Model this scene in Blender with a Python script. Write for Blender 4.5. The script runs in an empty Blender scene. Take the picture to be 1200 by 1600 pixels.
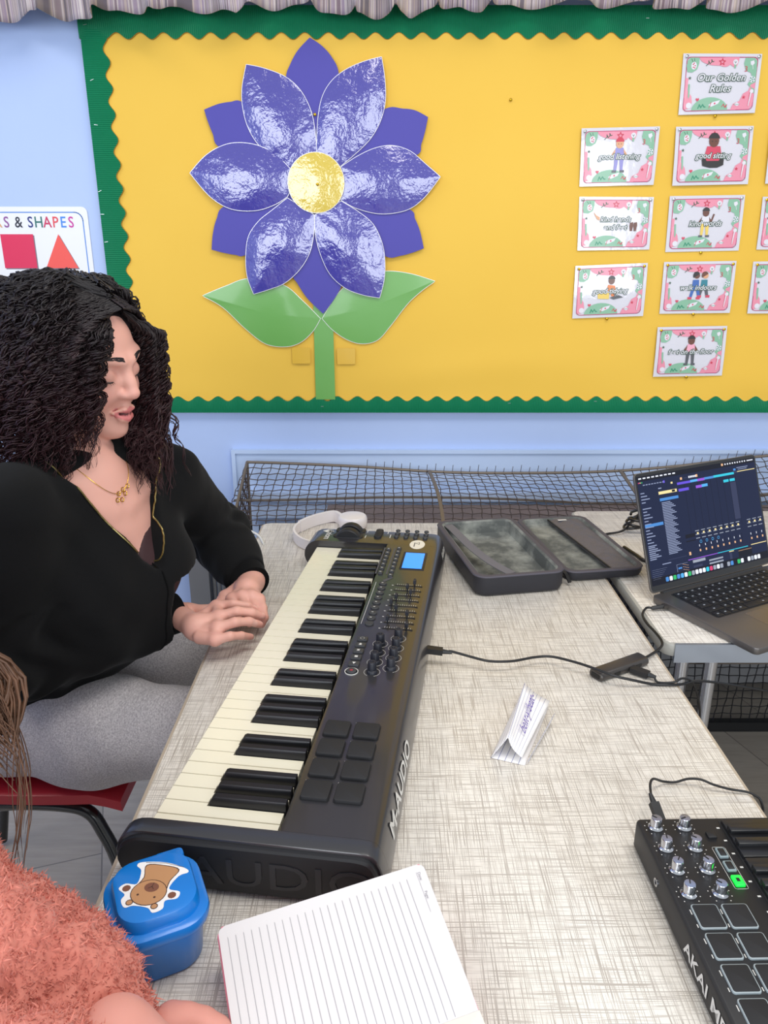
import bpy, math, random
import numpy as np
from mathutils import Matrix, Vector
random.seed(7); rng = np.random.default_rng(11)
scene = bpy.context.scene
col = scene.collection
D2R = math.pi/180

# ------------------------------------------------------------------ camera
F_PX, PITCH, EYE = 1200.0, 19.0*D2R, 1.40
cam_data = bpy.data.cameras.new('camera'); cam_data.sensor_fit = 'VERTICAL'
cam_data.sensor_height = 36.0; cam_data.sensor_width = 27.0
cam_data.lens = F_PX/1600*36.0
cam = bpy.data.objects.new('camera', cam_data); col.objects.link(cam)
cam.location = (0, 0, EYE); cam.rotation_euler = (math.pi/2-PITCH, 0, 0)
scene.camera = cam
# ------------------------------------------------------------------ world, light, exposure
world = bpy.data.worlds.new('world'); scene.world = world; world.use_nodes = True
bg = world.node_tree.nodes['Background']; bg.inputs[0].default_value = (0.90, 0.95, 1.0, 1); bg.inputs[1].default_value = 0.62
def area(name, loc, target, sx, sy, power, color):
    l = bpy.data.lights.new(name, 'AREA'); l.shape = 'RECTANGLE'; l.size = sx; l.size_y = sy; l.energy = power; l.color = color
    o = bpy.data.objects.new(name, l); col.objects.link(o); o.location = loc
    o.rotation_euler = (Vector(target)-Vector(loc)).to_track_quat('-Z', 'Y').to_euler(); return o
area('window_light', (-1.5, -2.6, 1.75), (-0.2, 2.3, 1.3), 1.9, 1.7, 66, (0.88, 0.94, 1.0))
area('window_light', (1.3, -2.6, 1.75), (0.3, 2.3, 1.3), 1.7, 1.7, 54, (0.88, 0.94, 1.0))
area('ceiling_light', (0.5, 0.7, 2.75), (0.45, 0.95, 0.0), 1.3, 0.7, 21, (1.0, 0.95, 0.88))
area('ceiling_light', (-1.9, 0.9, 2.75), (-1.7, 0.9, 0.0), 1.2, 0.6, 16, (1.0, 0.95, 0.88))
scene.view_settings.view_transform = 'Standard'; scene.view_settings.look = 'None'
scene.view_settings.exposure = 0.08; scene.view_settings.gamma = 1.0
scene.view_settings.use_curve_mapping = False
scene.cycles.use_denoising = True
scene.cycles.max_bounces = 6; scene.cycles.diffuse_bounces = 3; scene.cycles.glossy_bounces = 3

# ------------------------------------------------------------------ pixel -> place helpers
CP, SP = math.cos(PITCH), math.sin(PITCH)
def ray(u, v):
    a = (u-600)/F_PX; b = (800-v)/F_PX
    return a, CP+b*SP, -SP+b*CP
def atz(u, v, z):
    r = ray(u, v); t = (z-EYE)/r[2]; return Vector((r[0]*t, r[1]*t, z))
def aty(u, v, y):
    r = ray(u, v); t = y/r[1]; return Vector((r[0]*t, y, EYE+r[2]*t))
def atx(u, v, x):
    r = ray(u, v); t = x/r[0]; return Vector((x, r[1]*t, EYE+r[2]*t))

# ------------------------------------------------------------------ materials
def lin(c):
    if isinstance(c, str):
        c = [int(c[i:i+2], 16)/255 for i in (0, 2, 4)]
    return tuple(x/12.92 if x <= .04045 else ((x+.055)/1.055)**2.4 for x in c[:3])+(1,)
MATS = {}
def mat(name, color='808080', rough=.5, metal=0, emit=0, coat=0, bump=None, sheen=0, spec=.5, sss=0):
    if name in MATS: return MATS[name]
    m = bpy.data.materials.new(name); m.use_nodes = True; nt = m.node_tree
    b = nt.nodes['Principled BSDF']; c = lin(color)
    b.inputs['Base Color'].default_value = c; b.inputs['Roughness'].default_value = rough
    b.inputs['Metallic'].default_value = metal; b.inputs['Coat Weight'].default_value = coat
    b.inputs['Coat Roughness'].default_value = .08
    b.inputs['Specular IOR Level'].default_value = spec
    if sheen: b.inputs['Sheen Weight'].default_value = sheen
    if sss:
        b.inputs['Subsurface Weight'].default_value = sss; b.inputs['Subsurface Radius'].default_value = (.6, .25, .15); b.inputs['Subsurface Scale'].default_value = .01
    if emit:
        b.inputs['Emission Color'].default_value = c; b.inputs['Emission Strength'].default_value = emit
    if bump:
        sc, st, dist = bump
        tc = nt.nodes.new('ShaderNodeTexCoord'); n = nt.nodes.new('ShaderNodeTexNoise'); n.inputs['Scale'].default_value = sc; n.inputs['Detail'].default_value = 4
        bp = nt.nodes.new('ShaderNodeBump'); bp.inputs['Strength'].default_value = st; bp.inputs['Distance'].default_value = dist
        nt.links.new(tc.outputs['Object'], n.inputs['Vector']); nt.links.new(n.outputs['Fac'], bp.inputs['Height']); nt.links.new(bp.outputs['Normal'], b.inputs['Normal'])
    MATS[name] = m; return m
def nodes(m):
    nt = m.node_tree; return nt, nt.nodes['Principled BSDF'], nt.nodes.new, nt.links.new
def mixcol(nt, fac, c1, c2):
    n = nt.nodes.new('ShaderNodeMix'); n.data_type = 'RGBA'
    for sock, val in ((n.inputs[0], fac), (n.inputs[6], c1), (n.inputs[7], c2)):
        if hasattr(val, 'is_linked'): nt.links.new(val, sock)
        elif isinstance(val, str): sock.default_value = lin(val)
        else: sock.default_value = val
    return n.outputs[2]
def noise(nt, scale, detail=3, vec=None, mapping=None, rough=.5, coord='Object'):
    tc = nt.nodes.new('ShaderNodeTexCoord'); n = nt.nodes.new('ShaderNodeTexNoise')
    n.inputs['Scale'].default_value = scale; n.inputs['Detail'].default_value = detail; n.inputs['Roughness'].default_value = rough
    if mapping:
        mp = nt.nodes.new('ShaderNodeMapping'); mp.inputs['Scale'].default_value = mapping[0]
        if len(mapping) > 1: mp.inputs['Rotation'].default_value = mapping[1]
        if len(mapping) > 2: mp.inputs['Location'].default_value = mapping[2]
        nt.links.new(tc.outputs[coord], mp.inputs['Vector']); nt.links.new(mp.outputs[0], n.inputs['Vector'])
    else: nt.links.new(tc.outputs[coord], n.inputs['Vector'])
    return n.outputs['Fac']
def ramp(nt, fac, stops):
    r = nt.nodes.new('ShaderNodeValToRGB'); nt.links.new(fac, r.inputs[0]); e = r.color_ramp.elements
    while len(e) < len(stops): e.new(.5)
    for k, (p, c) in enumerate(stops): e[k].position = p; e[k].color = lin(c) if isinstance(c, str) else (c, c, c, 1)
    return r.outputs[0]
def math_(nt, op, a, b=None):
    n = nt.nodes.new('ShaderNodeMath'); n.operation = op
    for i, q in enumerate((a, b)):
        if q is None: continue
        if hasattr(q, 'is_linked'): nt.links.new(q, n.inputs[i])
        else: n.inputs[i].default_value = q
    return n.outputs[0]
def bump_to(nt, b, h, st, dist):
    bp = nt.nodes.new('ShaderNodeBump'); bp.inputs['Strength'].default_value = st; bp.inputs['Distance'].default_value = dist
    nt.links.new(h, bp.inputs['Height']); nt.links.new(bp.outputs[0], b.inputs['Normal'])

# laminate of the table: cream with a brown linen hatch
m = mat('linen_laminate', 'E6E2DA', .38); nt, b, N, L = nodes(m)
def hatch(sx, sy, loc, lo, hi):
    a = noise(nt, 1.0, 1.5, mapping=((sx, sy, 1), (0, 0, 0), loc), rough=.4)
    return ramp(nt, a, [(lo, 0.0), (hi, 1.0)])
l1 = hatch(760, 11, (3, 1, 0), .605, .64); l2 = hatch(11, 760, (9, 5, 0), .605, .64)
l3 = hatch(1150, 20, (1, 7, 2), .575, .62); l4 = hatch(20, 1150, (5, 2, 4), .575, .62)
mx = math_(nt, 'MAXIMUM', math_(nt, 'MAXIMUM', l1, l2), math_(nt, 'MULTIPLY', math_(nt, 'MAXIMUM', l3, l4), .75))
base = mixcol(nt, noise(nt, 9, 3), 'EFEAE2', 'E6DFD4')
out = mixcol(nt, math_(nt, 'MULTIPLY', mx, .62), base, '84766A'); L(out, b.inputs['Base Color'])
bump_to(nt, b, math_(nt, 'SUBTRACT', 1.0, mx), .15, .0004)
# painted wall
m = mat('blue_wall_paint', 'B9CCEE', .42, spec=.4); nt, b, N, L = nodes(m)
L(mixcol(nt, noise(nt, 3, 4), 'ABC0EA', 'B5C8EE'), b.inputs['Base Color'])
bump_to(nt, b, noise(nt, 14, 5), .25, .004)
m = mat('blue_trim_paint', 'BCCFEE', .3, spec=.5); nt, b, N, L = nodes(m); bump_to(nt, b, noise(nt, 20, 4), .15, .003)
# yellow backing paper
m = mat('yellow_paper', 'F0C24A', .62, spec=.3); nt, b, N, L = nodes(m)
L(mixcol(nt, noise(nt, 2.2, 4), 'E6B843', 'EBC04E'), b.inputs['Base Color'])
bump_to(nt, b, noise(nt, 240, 3), .12, .0006)
mat('green_card', '0A7850', .5, spec=.3); mat('card_edge', 'B58A3C', .7)
# glossy laminated paper
def glossy(name, c, r=.12):
    m = mat(name, c, r, coat=1.0, spec=.7); nt, b, N, L = nodes(m)
    bp = nt.nodes.new('ShaderNodeBump'); bp.inputs['Strength'].default_value = .8; bp.inputs['Distance'].default_value = .004
    a = math_(nt, 'ADD', math_(nt, 'MULTIPLY', noise(nt, 150, 2), .16), math_(nt, 'ADD', math_(nt, 'MULTIPLY', noise(nt, 60, 3), .35), math_(nt, 'MULTIPLY', noise(nt, 9, 2), 2.4)))
    L(a, bp.inputs['Height']); L(bp.outputs[0], b.inputs['Normal']); L(bp.outputs[0], b.inputs['Coat Normal']); return m
glossy('glossy_purple', '4B47A0'); glossy('glossy_yellow', 'D9BE48'); 
mat('matt_purple', '504BA4', .55, spec=.3); mat('leaf_green', '6CA955', .3, coat=.3, bump=(30, .15, .002)); mat('laminate_edge', 'F3F1F4', .3, coat=.6)
# floor planks
m = mat('grey_plank_vinyl', '9C9792', .4); nt, b, N, L = nodes(m)
tc = N('ShaderNodeTexCoord'); br = N('ShaderNodeTexBrick'); br.offset = .37
br.inputs['Scale'].default_value = 1.0; br.inputs['Brick Width'].default_value = 1.2; br.inputs['Row Height'].default_value = .18
br.inputs['Mortar Size'].default_value = .0018; br.inputs['Color1'].default_value = lin('B4ABA0'); br.inputs['Color2'].default_value = lin('A59C91'); br.inputs['Mortar'].default_value = lin('6D6863')
mp = N('ShaderNodeMapping'); mp.inputs['Rotation'].default_value = (0, 0, 1.25); L(tc.outputs['Object'], mp.inputs[0]); L(mp.outputs[0], br.inputs[0])
g = noise(nt, 1, 5, mapping=((6, 50, 1), (0, 0, 1.25)), rough=.6)
L(mixcol(nt, ramp(nt, g, [(.3, 0.), (.7, .5)]), br.outputs[0], '877E73'), b.inputs['Base Color'])

# ------------------------------------------------------------------ mesh builder
def smooth_path(pts, n=8, closed=False):
    P = [Vector(p) for p in pts]; out = []; L_ = len(P)
    rngi = range(L_ if closed else L_-1)
    for i in rngi:
        if closed: p0, p1, p2, p3 = P[(i-1) % L_], P[i], P[(i+1) % L_], P[(i+2) % L_]
        else: p0, p1, p2, p3 = P[max(i-1, 0)], P[i], P[i+1], P[min(i+2, L_-1)]
        for k in range(n):
            t = k/n
            out.append(.5*((2*p1)+(p2-p0)*t+(2*p0-5*p1+4*p2-p3)*t*t+(3*p1-p0-3*p2+p3)*t**3))
    if not closed: out.append(P[-1])
    return out
def rrect(cx, cy, w, d, r, n=4):
    pts = []
    for sx, sy, a0 in ((1, 1, 0), (-1, 1, 90), (-1, -1, 180), (1, -1, 270)):
        for k in range(n+1):
            a = (a0+90*k/n)*D2R
            pts.append((cx+sx*(w/2-r)+r*math.cos(a), cy+sy*(d/2-r)+r*math.sin(a)))
    return pts
def ngon(cx, cy, r, n, a0=0, ry=None):
    ry = ry or r
    return [(cx+r*math.cos(a0+2*math.pi*k/n), cy+ry*math.sin(a0+2*math.pi*k/n)) for k in range(n)]
class MB:
    def __init__(s): s.v = []; s.f = []; s.mi = []; s.mats = []; s.M = Matrix.Identity(4)
    def add(s, vs, fs, m):
        m = MATS[m] if isinstance(m, str) else m
        if m not in s.mats: s.mats.append(m)
        k = s.mats.index(m); o = len(s.v)
        s.v += [tuple(s.M @ Vector(p)) for p in vs]; s.f += [tuple(o+i for i in f) for f in fs]; s.mi += [k]*len(fs); return s
    def box(s, x0, x1, y0, y1, z0, z1, m):
        vs = [(x, y, z) for z in (z0, z1) for y in (y0, y1) for x in (x0, x1)]
        return s.add(vs, [(0, 2, 3, 1), (4, 5, 7, 6), (0, 1, 5, 4), (2, 6, 7, 3), (0, 4, 6, 2), (1, 3, 7, 5)], m)
    def loft(s, loops, m, cap0=True, cap1=True, closed=True):
        n = len(loops[0]); vs = [p for l in loops for p in l]; fs = []
        for a in range(len(loops)-1):
            for i in range(n if closed else n-1):
                j = (i+1) % n; fs.append((a*n+i, a*n+j, (a+1)*n+j, (a+1)*n+i))
        if cap0: fs.append(tuple(range(n-1, -1, -1)))
        if cap1: fs.append(tuple((len(loops)-1)*n+i for i in range(n)))
        return s.add(vs, fs, m)
    def prism(s, poly, z0, z1, m): return s.loft([[(x, y, z0) for x, y in poly], [(x, y, z1) for x, y in poly]], m)
    def flat(s, poly, z, m): return s.add([(p[0], p[1], z) for p in poly], [tuple(range(len(poly)))], m)
    def rbox(s, cx, cy, w, d, r, z0, z1, m, bev=.002, n=4, bev0=0):
        def lp(e, z): return [(x, y, z) for x, y in rrect(cx, cy, w-2*e, d-2*e, max(r-e, 1e-4), n)]
        ls = []
        if bev0: ls += [lp(bev0, z0), lp(bev0*.3, z0+bev0*.3), lp(0, z0+bev0)]
        else: ls.append(lp(0, z0))
        ls += [lp(0, z1-bev), lp(bev*.3, z1-bev*.3), lp(bev, z1)] if bev else [lp(0, z1)]
        return s.loft(ls, m)
    def lathe(s, prof, m, c=(0, 0, 0), n=24, cap=True):
        return s.loft([[(c[0]+r*math.cos(2*math.pi*k/n), c[1]+r*math.sin(2*math.pi*k/n), c[2]+z) for k in range(n)] for r, z in prof], m, cap, cap)
    def cyl(s, c, r, h, m, n=16, bev=0):
        pr = [(r, 0), (r, h-bev), (r-bev, h)] if bev else [(r, 0), (r, h)]
        return s.lathe(pr, m, c, n)
    def tube(s, pts, r, m, n=8, cap=True, flat=None):
        P = [Vector(p) for p in pts]; R = r if isinstance(r, (list, tuple)) else [r]*len(P); loops = []
        up = Vector((0, 0, 1)); prev = None
        for i, p in enumerate(P):
            t = (P[min(i+1, len(P)-1)]-P[max(i-1, 0)])
            t = t.normalized() if t.length > 1e-9 else Vector((1, 0, 0))
            if prev is None:
                a = t.cross(up if abs(t.z) < .95 else Vector((1, 0, 0))).normalized()
            else:
                a = (prev-t*prev.dot(t)); a = a.normalized() if a.length > 1e-6 else t.orthogonal().normalized()
            prev = a; bb = t.cross(a)
            loops.append([p+(a*math.cos(2*math.pi*k/n)+bb*math.sin(2*math.pi*k/n))*R[i] for k in range(n)])
        return s.loft(loops, m, cap, cap)
    def ribbon(s, pts, w, h, m, up=Vector((0, 0, 1))):
        """rectangular bar following a path: w across, h along `up`"""
        P = [Vector(p) for p in pts]; loops = []
        for i, p in enumerate(P):
            t = (P[min(i+1, len(P)-1)]-P[max(i-1, 0)]).normalized(); a = t.cross(up).normalized(); u = a.cross(t).normalized()
            if u.dot(up) < 0: u = -u
            loops.append([p+a*w/2-u*h/2, p+a*w/2+u*h/2, p-a*w/2+u*h/2, p-a*w/2-u*h/2])
        return s.loft(loops, m)
    def dome(s, outline, h, m, rings=(1, .93, .8, .62, .42, .2), z=0, edge=.0006):
        cx = sum(p[0] for p in outline)/len(outline); cy = sum(p[1] for p in outline)/len(outline); n = len(outline)
        loops = [[(x, y, z) for x, y in outline]]
        for q in rings: loops.append([(cx+(x-cx)*q, cy+(y-cy)*q, z+edge+h*(1-q*q)) for x, y in outline])
        s.loft(loops, m, True, False); 
        o = [(cx+(x-cx)*rings[-1], cy+(y-cy)*rings[-1], z+edge+h*(1-rings[-1]**2)) for x, y in outline]+[(cx, cy, z+edge+h)]
        return s.add(o, [(i, (i+1) % n, n) for i in range(n)], m)
    def text(s, string, x, y, size, m, z=0, align='CENTER', shear=0, offset=0, ext=0, sx=1):
        vs, fs = text_geo(string, size, align, shear, offset, ext)
        return s.add([(x+a*sx, y+b_, z+c) for a, b_, c in vs], fs, m)
    def build(s, name, parent=None, smooth=40, loc=None, rz=None):
        me = bpy.data.meshes.new(name); me.from_pydata(s.v, [], s.f)
        for m in s.mats: me.materials.append(m)
        me.polygons.foreach_set('material_index', s.mi)
        if smooth:
            me.polygons.foreach_set('use_smooth', [True]*len(me.polygons)); me.set_sharp_from_angle(angle=smooth*D2R)
        me.update(); o = bpy.data.objects.new(name, me); col.objects.link(o)
        if parent: o.parent = parent
        if loc is not None: o.location = loc
        if rz is not None: o.rotation_euler = (0, 0, rz)
        return o
TXT = {}
def text_geo(string, size, align, shear, offset, ext):
    key = (string, size, align, shear, offset, ext)
    if key not in TXT:
        cu = bpy.data.curves.new('lettering', 'FONT'); cu.body = string; cu.size = size; cu.align_x = align; cu.align_y = 'CENTER'
        cu.shear = shear; cu.offset = offset; cu.extrude = ext; cu.resolution_u = 3
        o = bpy.data.objects.new('lettering', cu); col.objects.link(o)
        dg = bpy.context.evaluated_depsgraph_get(); dg.update(); e = o.evaluated_get(dg); me = e.to_mesh()
        TXT[key] = ([tuple(v.co) for v in me.vertices], [tuple(p.vertices) for p in me.polygons])
        e.to_mesh_clear(); bpy.data.objects.remove(o); bpy.data.curves.remove(cu)
    return TXT[key]
def tag(o, label=None, cat=None, group=None, kind=None):
    if label: o['label'] = label
    if cat: o['category'] = cat
    if group: o['group'] = group
    if kind: o['kind'] = kind
    return o
def thing(name, label, cat, loc=(0, 0, 0), rz=0, group=None):
    o = bpy.data.objects.new(name, None); col.objects.link(o); o.location = loc; o.rotation_euler = (0, 0, rz); o.empty_display_size = .05
    return tag(o, label, cat, group)
def struct(o): o['kind'] = 'structure'; return o
def copy_tree(o, parent=None):
    c = o.copy(); col.objects.link(c)
    if parent: c.parent = parent
    for ch in [q for q in o.children]: copy_tree(ch, c)
    return c
def wallM(y): return Matrix(((1, 0, 0, 0), (0, 0, -1, y), (0, 1, 0, 0), (0, 0, 0, 1)))
def wxz(u, v, y=2.345):
    p = aty(u, v, y); return (p.x, p.z)
TOP = .72
# ================================================================== THE SETTING
WY = 2.365
b = MB(); b.box(-2.6, 3.2, WY, WY+.12, 0, 2.9, 'blue_wall_paint'); struct(b.build('wall_back', smooth=0))
b = MB(); b.box(-2.7, 3.3, -3.2, WY+.12, -.08, 0, 'grey_plank_vinyl'); struct(b.build('floor', smooth=0))
b = MB(); b.box(-2.72, -2.6, -3.2, WY+.12, 0, 2.9, 'blue_wall_paint'); struct(b.build('wall_left', smooth=0))
# boxed panel low on the wall: raised frame with a mitred corner, ledge and skirting
b = MB()
p0 = aty(361, 703, WY-.02); xl, zt = p0.x, p0.z
b.box(xl, 3.2, WY-.022, WY, zt-.012, zt, 'blue_trim_paint'); b.box(xl, xl+.012, WY-.022, WY, 0, zt-.0121, 'blue_trim_paint')
b.box(xl+.012, 3.2, WY-.014, WY, .12, zt-.012, 'blue_trim_paint')
struct(b.build('trim_1', smooth=0))
b = MB(); zl = aty(600, 769, WY-.05).z
b.box(xl+.05, 3.2, WY-.055, WY-.014, zl-.03, zl, 'blue_trim_paint'); b.box(xl+.05, 3.2, WY-.04, WY-.014, zl-.09, zl-.03, 'blue_trim_paint')
struct(b.build('trim_2', smooth=0))
b = MB(); b.box(-2.6, xl, WY-.02, WY, 0, .12, 'blue_trim_paint'); struct(b.build('baseboard_back', smooth=0))

# grey boxed pipes down the wall behind the sitter
mat('grey_pipe_paint', '7E7E80', .5)
t = thing('pipe_cover', 'grey boxed pipes down the blue wall seen between the sitter and her sleeve', 'pipe', (-.60, WY-.04, 0))
b = MB(); b.box(-.035, .030, -.03, .02, .02, .62, 'grey_pipe_paint'); b.build('casing', t, 0)
for k in range(3):
    b = MB(); b.tube([(.042+k*.015, -.01, .02), (.042+k*.015, -.01, .62)], .0065, 'grey_pipe_paint'); b.build('pipe', t)

# ---------------------------------------------------------------- radiator behind the guard
mat('brown_radiator_paint', '7D6C66', .55, bump=(40, .2, .002)); mat('radiator_dark', '2C2B38', .6)
rt = thing('radiator', 'brown painted radiator behind the wire guard under the display board', 'radiator', (0, 0, 0))
x0 = aty(512, 795, 2.29).x; ztop = aty(600, 789, 2.30).z
b = MB(); b.box(x0, 2.6, 2.10, 2.30, ztop-.03, ztop, 'brown_radiator_paint'); b.box(x0, 2.6, 2.09, 2.10, ztop-.035, ztop+.004, 'brown_radiator_paint'); b.build('top_panel', rt, 0)
b = MB(); b.box(x0+.01, .80, 2.12, 2.28, .08, ztop-.03, 'radiator_dark')
for k in range(int((.80-x0)/.03)): b.box(x0+.02+k*.03, x0+.032+k*.03, 2.108, 2.12, .1, ztop-.05, 'radiator_dark')
b.build('fins', rt, 0)
b = MB(); b.box(.84, 2.6, 2.20, 2.28, .05, ztop-.03, 'grey_pipe_paint'); b.build('back_panel', rt, 0)

# ---------------------------------------------------------------- wire guard
mat('rusty_wire', '4E423C', .55, metal=.35); mat('guard_rim', '7A6F64', .5, metal=.4); mat('black_rubber', '0D0D0F', .5)
mat('silhouette_wire', '17161A', .5)  # front of the same brown guard: silhouette darkness put into the wire colour
gt = thing('radiator_guard', 'bent brown wire mesh guard with crimped wires standing over the radiator', 'guard', (0, 0, 0))
GXL = -.424; GYF, GZF = 2.014, .668
rimpix = [(386, 722), (450, 724), (560, 729), (700, 738), (850, 739), (960, 736), (1060, 728), (1200, 712), (1400, 700), (1700, 700)]
rim = smooth_path([aty(u, v, 2.30) for u, v in rimpix], 6)
rx = [p.x for p in rim]; rz_ = [p.z for p in rim]
def rimz(x): return float(np.interp(x, rx, rz_))
GXR = rim[-1].x
def lid(x, q):   # q=0 rim at wall, 1 front fold
    z0 = rimz(x); sag = .012*math.sin(x*5+.6)
    return Vector((x + .02*math.sin(q*2.4)*math.sin(x*3.1), 2.30+(GYF-2.30)*q, z0+(GZF-z0)*q+sag*math.sin(math.pi*q)))
wl = MB(); cell = .0265; nx = int((GXR-GXL)/cell); nq = 12
def crimp(i, ph): return .0022*(1 if (i+ph) % 2 else -1)
for i in range(nx+1):
    x = GXL+i*cell; pts = []
    for j in range(nq*2+1):
        p = lid(x, j/(nq*2)); p.z += crimp(j//2, i) if j % 2 == 0 else 0; p.x += .0012*math.sin(j*1.7+i); pts.append(p)
    wl.tube(pts, .0014, 'rusty_wire', 4)
    z0 = rimz(x)
    if i > 13: wl.tube([(x, 2.30, z0-.004), (x+.002, 2.295, z0+.018+.012*((i*7) % 5)/5)], .0009, 'rusty_wire', 4)
for j in range(1, nq+1):
    pts = []
    for i in range(nx*2+1):
        p = lid(GXL+i*cell/2, j/nq); p.z += crimp(i//2, j+1)*1.2 if i % 2 == 0 else 0; p.y += crimp(i//2, j)*1.2 if i % 2 == 0 else 0; pts.append(p)
    wl.tube(pts, .0014, 'rusty_wire', 4)
wl.build('lid_mesh', gt)
wf = MB(); nzf = 24; zb = .03
for i in range(nx+1):
    x = GXL+i*cell; wf.tube([(x+.004*math.sin(k*.9+i*1.3), GYF+.0016*(1 if (k+i) % 2 else -1), GZF+(zb-GZF)*k/nzf) for k in range(nzf+1)], .0017, 'silhouette_wire', 4)
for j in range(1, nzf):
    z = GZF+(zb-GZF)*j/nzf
    wf.tube([(GXL+k*cell, GYF+.0016*(1 if (k+j+1) % 2 else -1), z+.0015*math.sin(k*1.1+j)) for k in range(nx+1)], .0017, 'silhouette_wire', 4)
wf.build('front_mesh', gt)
ws = MB()
for j in range(1, 13):
    y = 2.014+.286*j/12.5
    zt_ = rimz(GXL)+(GZF-rimz(GXL))*(2.30-y)/.286
    ws.tube([(GXL+.0016*(1 if (k+j) % 2 else -1), y, zt_+(zb-zt_)*k/26) for k in range(27)], .0015, 'rusty_wire', 4)
for k in range(1, 30):
    z = rimz(GXL)-.02-k*.0245
    if z < zb: break
    y0 = 2.014 if z < GZF else 2.014+.286*(z-GZF)/(rimz(GXL)-GZF)
    ws.tube([(GXL+.001*(1 if i % 2 else -1), y0+(2.30-y0)*i/12, z) for i in range(13)], .0015, 'rusty_wire', 4)
ws.build('side_mesh', gt)
b = MB(); b.tube([(p.x, p.y, p.z) for p in rim], .0045, 'guard_rim', 8); b.build('top_rail', gt)
b = MB(); b.tube([(rim[0].x, 2.30, rim[0].z), (GXL, GYF, GZF), ], .0045, 'guard_rim', 8); b.tube([(GXL, 2.30, rim[0].z), (GXL, 2.30, .02)], .0045, 'guard_rim'); b.tube([(GXL, GYF, GZF), (GXL, GYF, .02)], .0045, 'guard_rim'); b.build('side_frame', gt)
b = MB(); b.ribbon([lid(GXL+k*.06, .52)+Vector((0, 0, -.010)) for k in range(int((GXR-GXL)/.06))], .012, .004, 'guard_rim'); b.build('brace', gt)
for xs in (aty(670, 738, 2.3).x, aty(968, 736, 2.3).x, 1.6):
    b = MB(); b.ribbon([lid(xs+.02*q/6, q/6)+Vector((0, 0, .003)) for q in range(7)], .010, .004, 'guard_rim'); b.build('stiffener', gt)
b = MB(); b.box(GXL, GXR, GYF-.012, GYF+.012, 0, .032, 'black_rubber'); b.build('bottom_rail', gt, 0)
b = MB(); b.box(.5, GXR, GYF-.006, GYF+.006, GZF-.03, GZF+.004, 'black_rubber'); b.build('fold_strip', gt, 0)

# ================================================================== DISPLAY BOARD
BY = 2.345
bt = thing('display_board', 'large notice board backed with yellow paper and edged in green scalloped corrugated card', 'notice board', (0, 0, 0))
xL = aty(128, 30, BY).x; zT = aty(600, 16, BY).z+.01; zB = aty(600, 644, BY).z; xR = 2.2
mat('board_core', 'C9C7C4', .8)
b = MB(); b.box(xL+.004, xR, BY+.002, WY-.001, zB+.002, zT-.002, 'board_core'); b.build('board_panel', bt, 0)
nxp, nzp = 160, 70; vs = []; fs = []
for j in range(nzp+1):
    for i in range(nxp+1):
        x = xL+.02+(xR-xL-.02)*i/nxp; z = zB+.02+(zT-zB-.04)*j/nzp
        y = BY-.0025-.0016*math.sin(x*7+2.2*math.sin(z*3.1))*math.sin(z*9+1.5*math.sin(x*4))-.0013*math.sin(x*2.3+z*13+math.sin(x*9))
        y -= .004*math.exp(-((z-zB-.10-.05*math.sin(x*3))/.05)**2)*(.5+.5*math.sin(x*6))
        vs.append((x, y, z))
for j in range(nzp):
    for i in range(nxp): a = j*(nxp+1)+i; fs.append((a, a+1, a+nxp+2, a+nxp+1))
b = MB(); b.add(vs, fs, 'yellow_paper'); b.build('backing_paper', bt, 180)
def border(p0, p1, inward, w, name, lam=.0625, amp=.008, ph=0, rough=0):
    """corrugated strip from p0 to p1 (x,z); inward = unit vector to the scalloped side"""
    p0, p1, inn = Vector(p0), Vector(p1), Vector(inward); L_ = (p1-p0).length; t = (p1-p0)/L_
    n = int(L_/.0026); rows = (0, .25, .5, .75, 1); vs = []; fs = []
    for i in range(n+1):
        s_ = L_*i/n; wv = w+amp*math.sin(2*math.pi*s_/lam+ph)
        for r in rows:
            q = p0+t*s_+inn*(wv*r)
            y = -.0068-(.0017 if i % 2 else 0)-.0022*math.sin(math.pi*r)
            vs.append((q.x, y, q.y))
    m_ = len(rows)
    for i in range(n):
        for r in range(m_-1): a = i*m_+r; fs.append((a, a+m_, a+m_+1, a+1))
    b = MB(); b.M = Matrix.Translation((0, BY, 0)); b.add(vs, fs, 'green_card')
    # card edge of the scallop
    e = []
    for i in range(n+1):
        x_, y_, z_ = vs[i*m_+m_-1]; e += [(x_, y_, z_), (x_+inn.x*.0006, -.003, z_+inn.y*.0006)]
    b.add(e, [(2*i, 2*i+2, 2*i+3, 2*i+1) for i in range(n)], 'card_edge')
    return b.build(name, bt, 0)
a0 = wxz(122, 26); a1 = wxz(196, 648)
xl0 = (a0[0]+wxz(165, 420)[0])/2
border((xl0+.004, zT-.055), (xl0+.004, zB+.0), (1, 0), .064, 'side_border')
border((xl0, zT), (xR, zT), (0, -1), .070, 'top_border', ph=1)
border((xl0+.0, zB), (xR, zB), (0, 1), .043, 'bottom_border', lam=.061, amp=.0075, ph=2)
# staples on the border
mat('steel', 'C8C8C8', .3, metal=1)
for u, v in ((135, 40), (146, 126), (152, 196), (158, 299), (162, 335), (168, 378)):
    b = MB(); x, z = wxz(u, v); b.M = Matrix.Translation((x, BY-.0105, z)) @ Matrix.Rotation(random.uniform(-.5, .5), 4, 'Y'); b.box(-.005, .005, -.0006, .0006, -.0005, .0005, 'steel'); b.build('staple', bt, 0)
for u, v in ((504, 634), (795, 629), (929, 626), (1010, 30)):
    b = MB(); x, z = wxz(u, v); b.M = Matrix.Translation((x, BY-.0105, z)); b.box(-.004, .004, -.0006, .0006, -.0005, .0005, 'steel'); b.build('staple', bt, 0)

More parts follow.
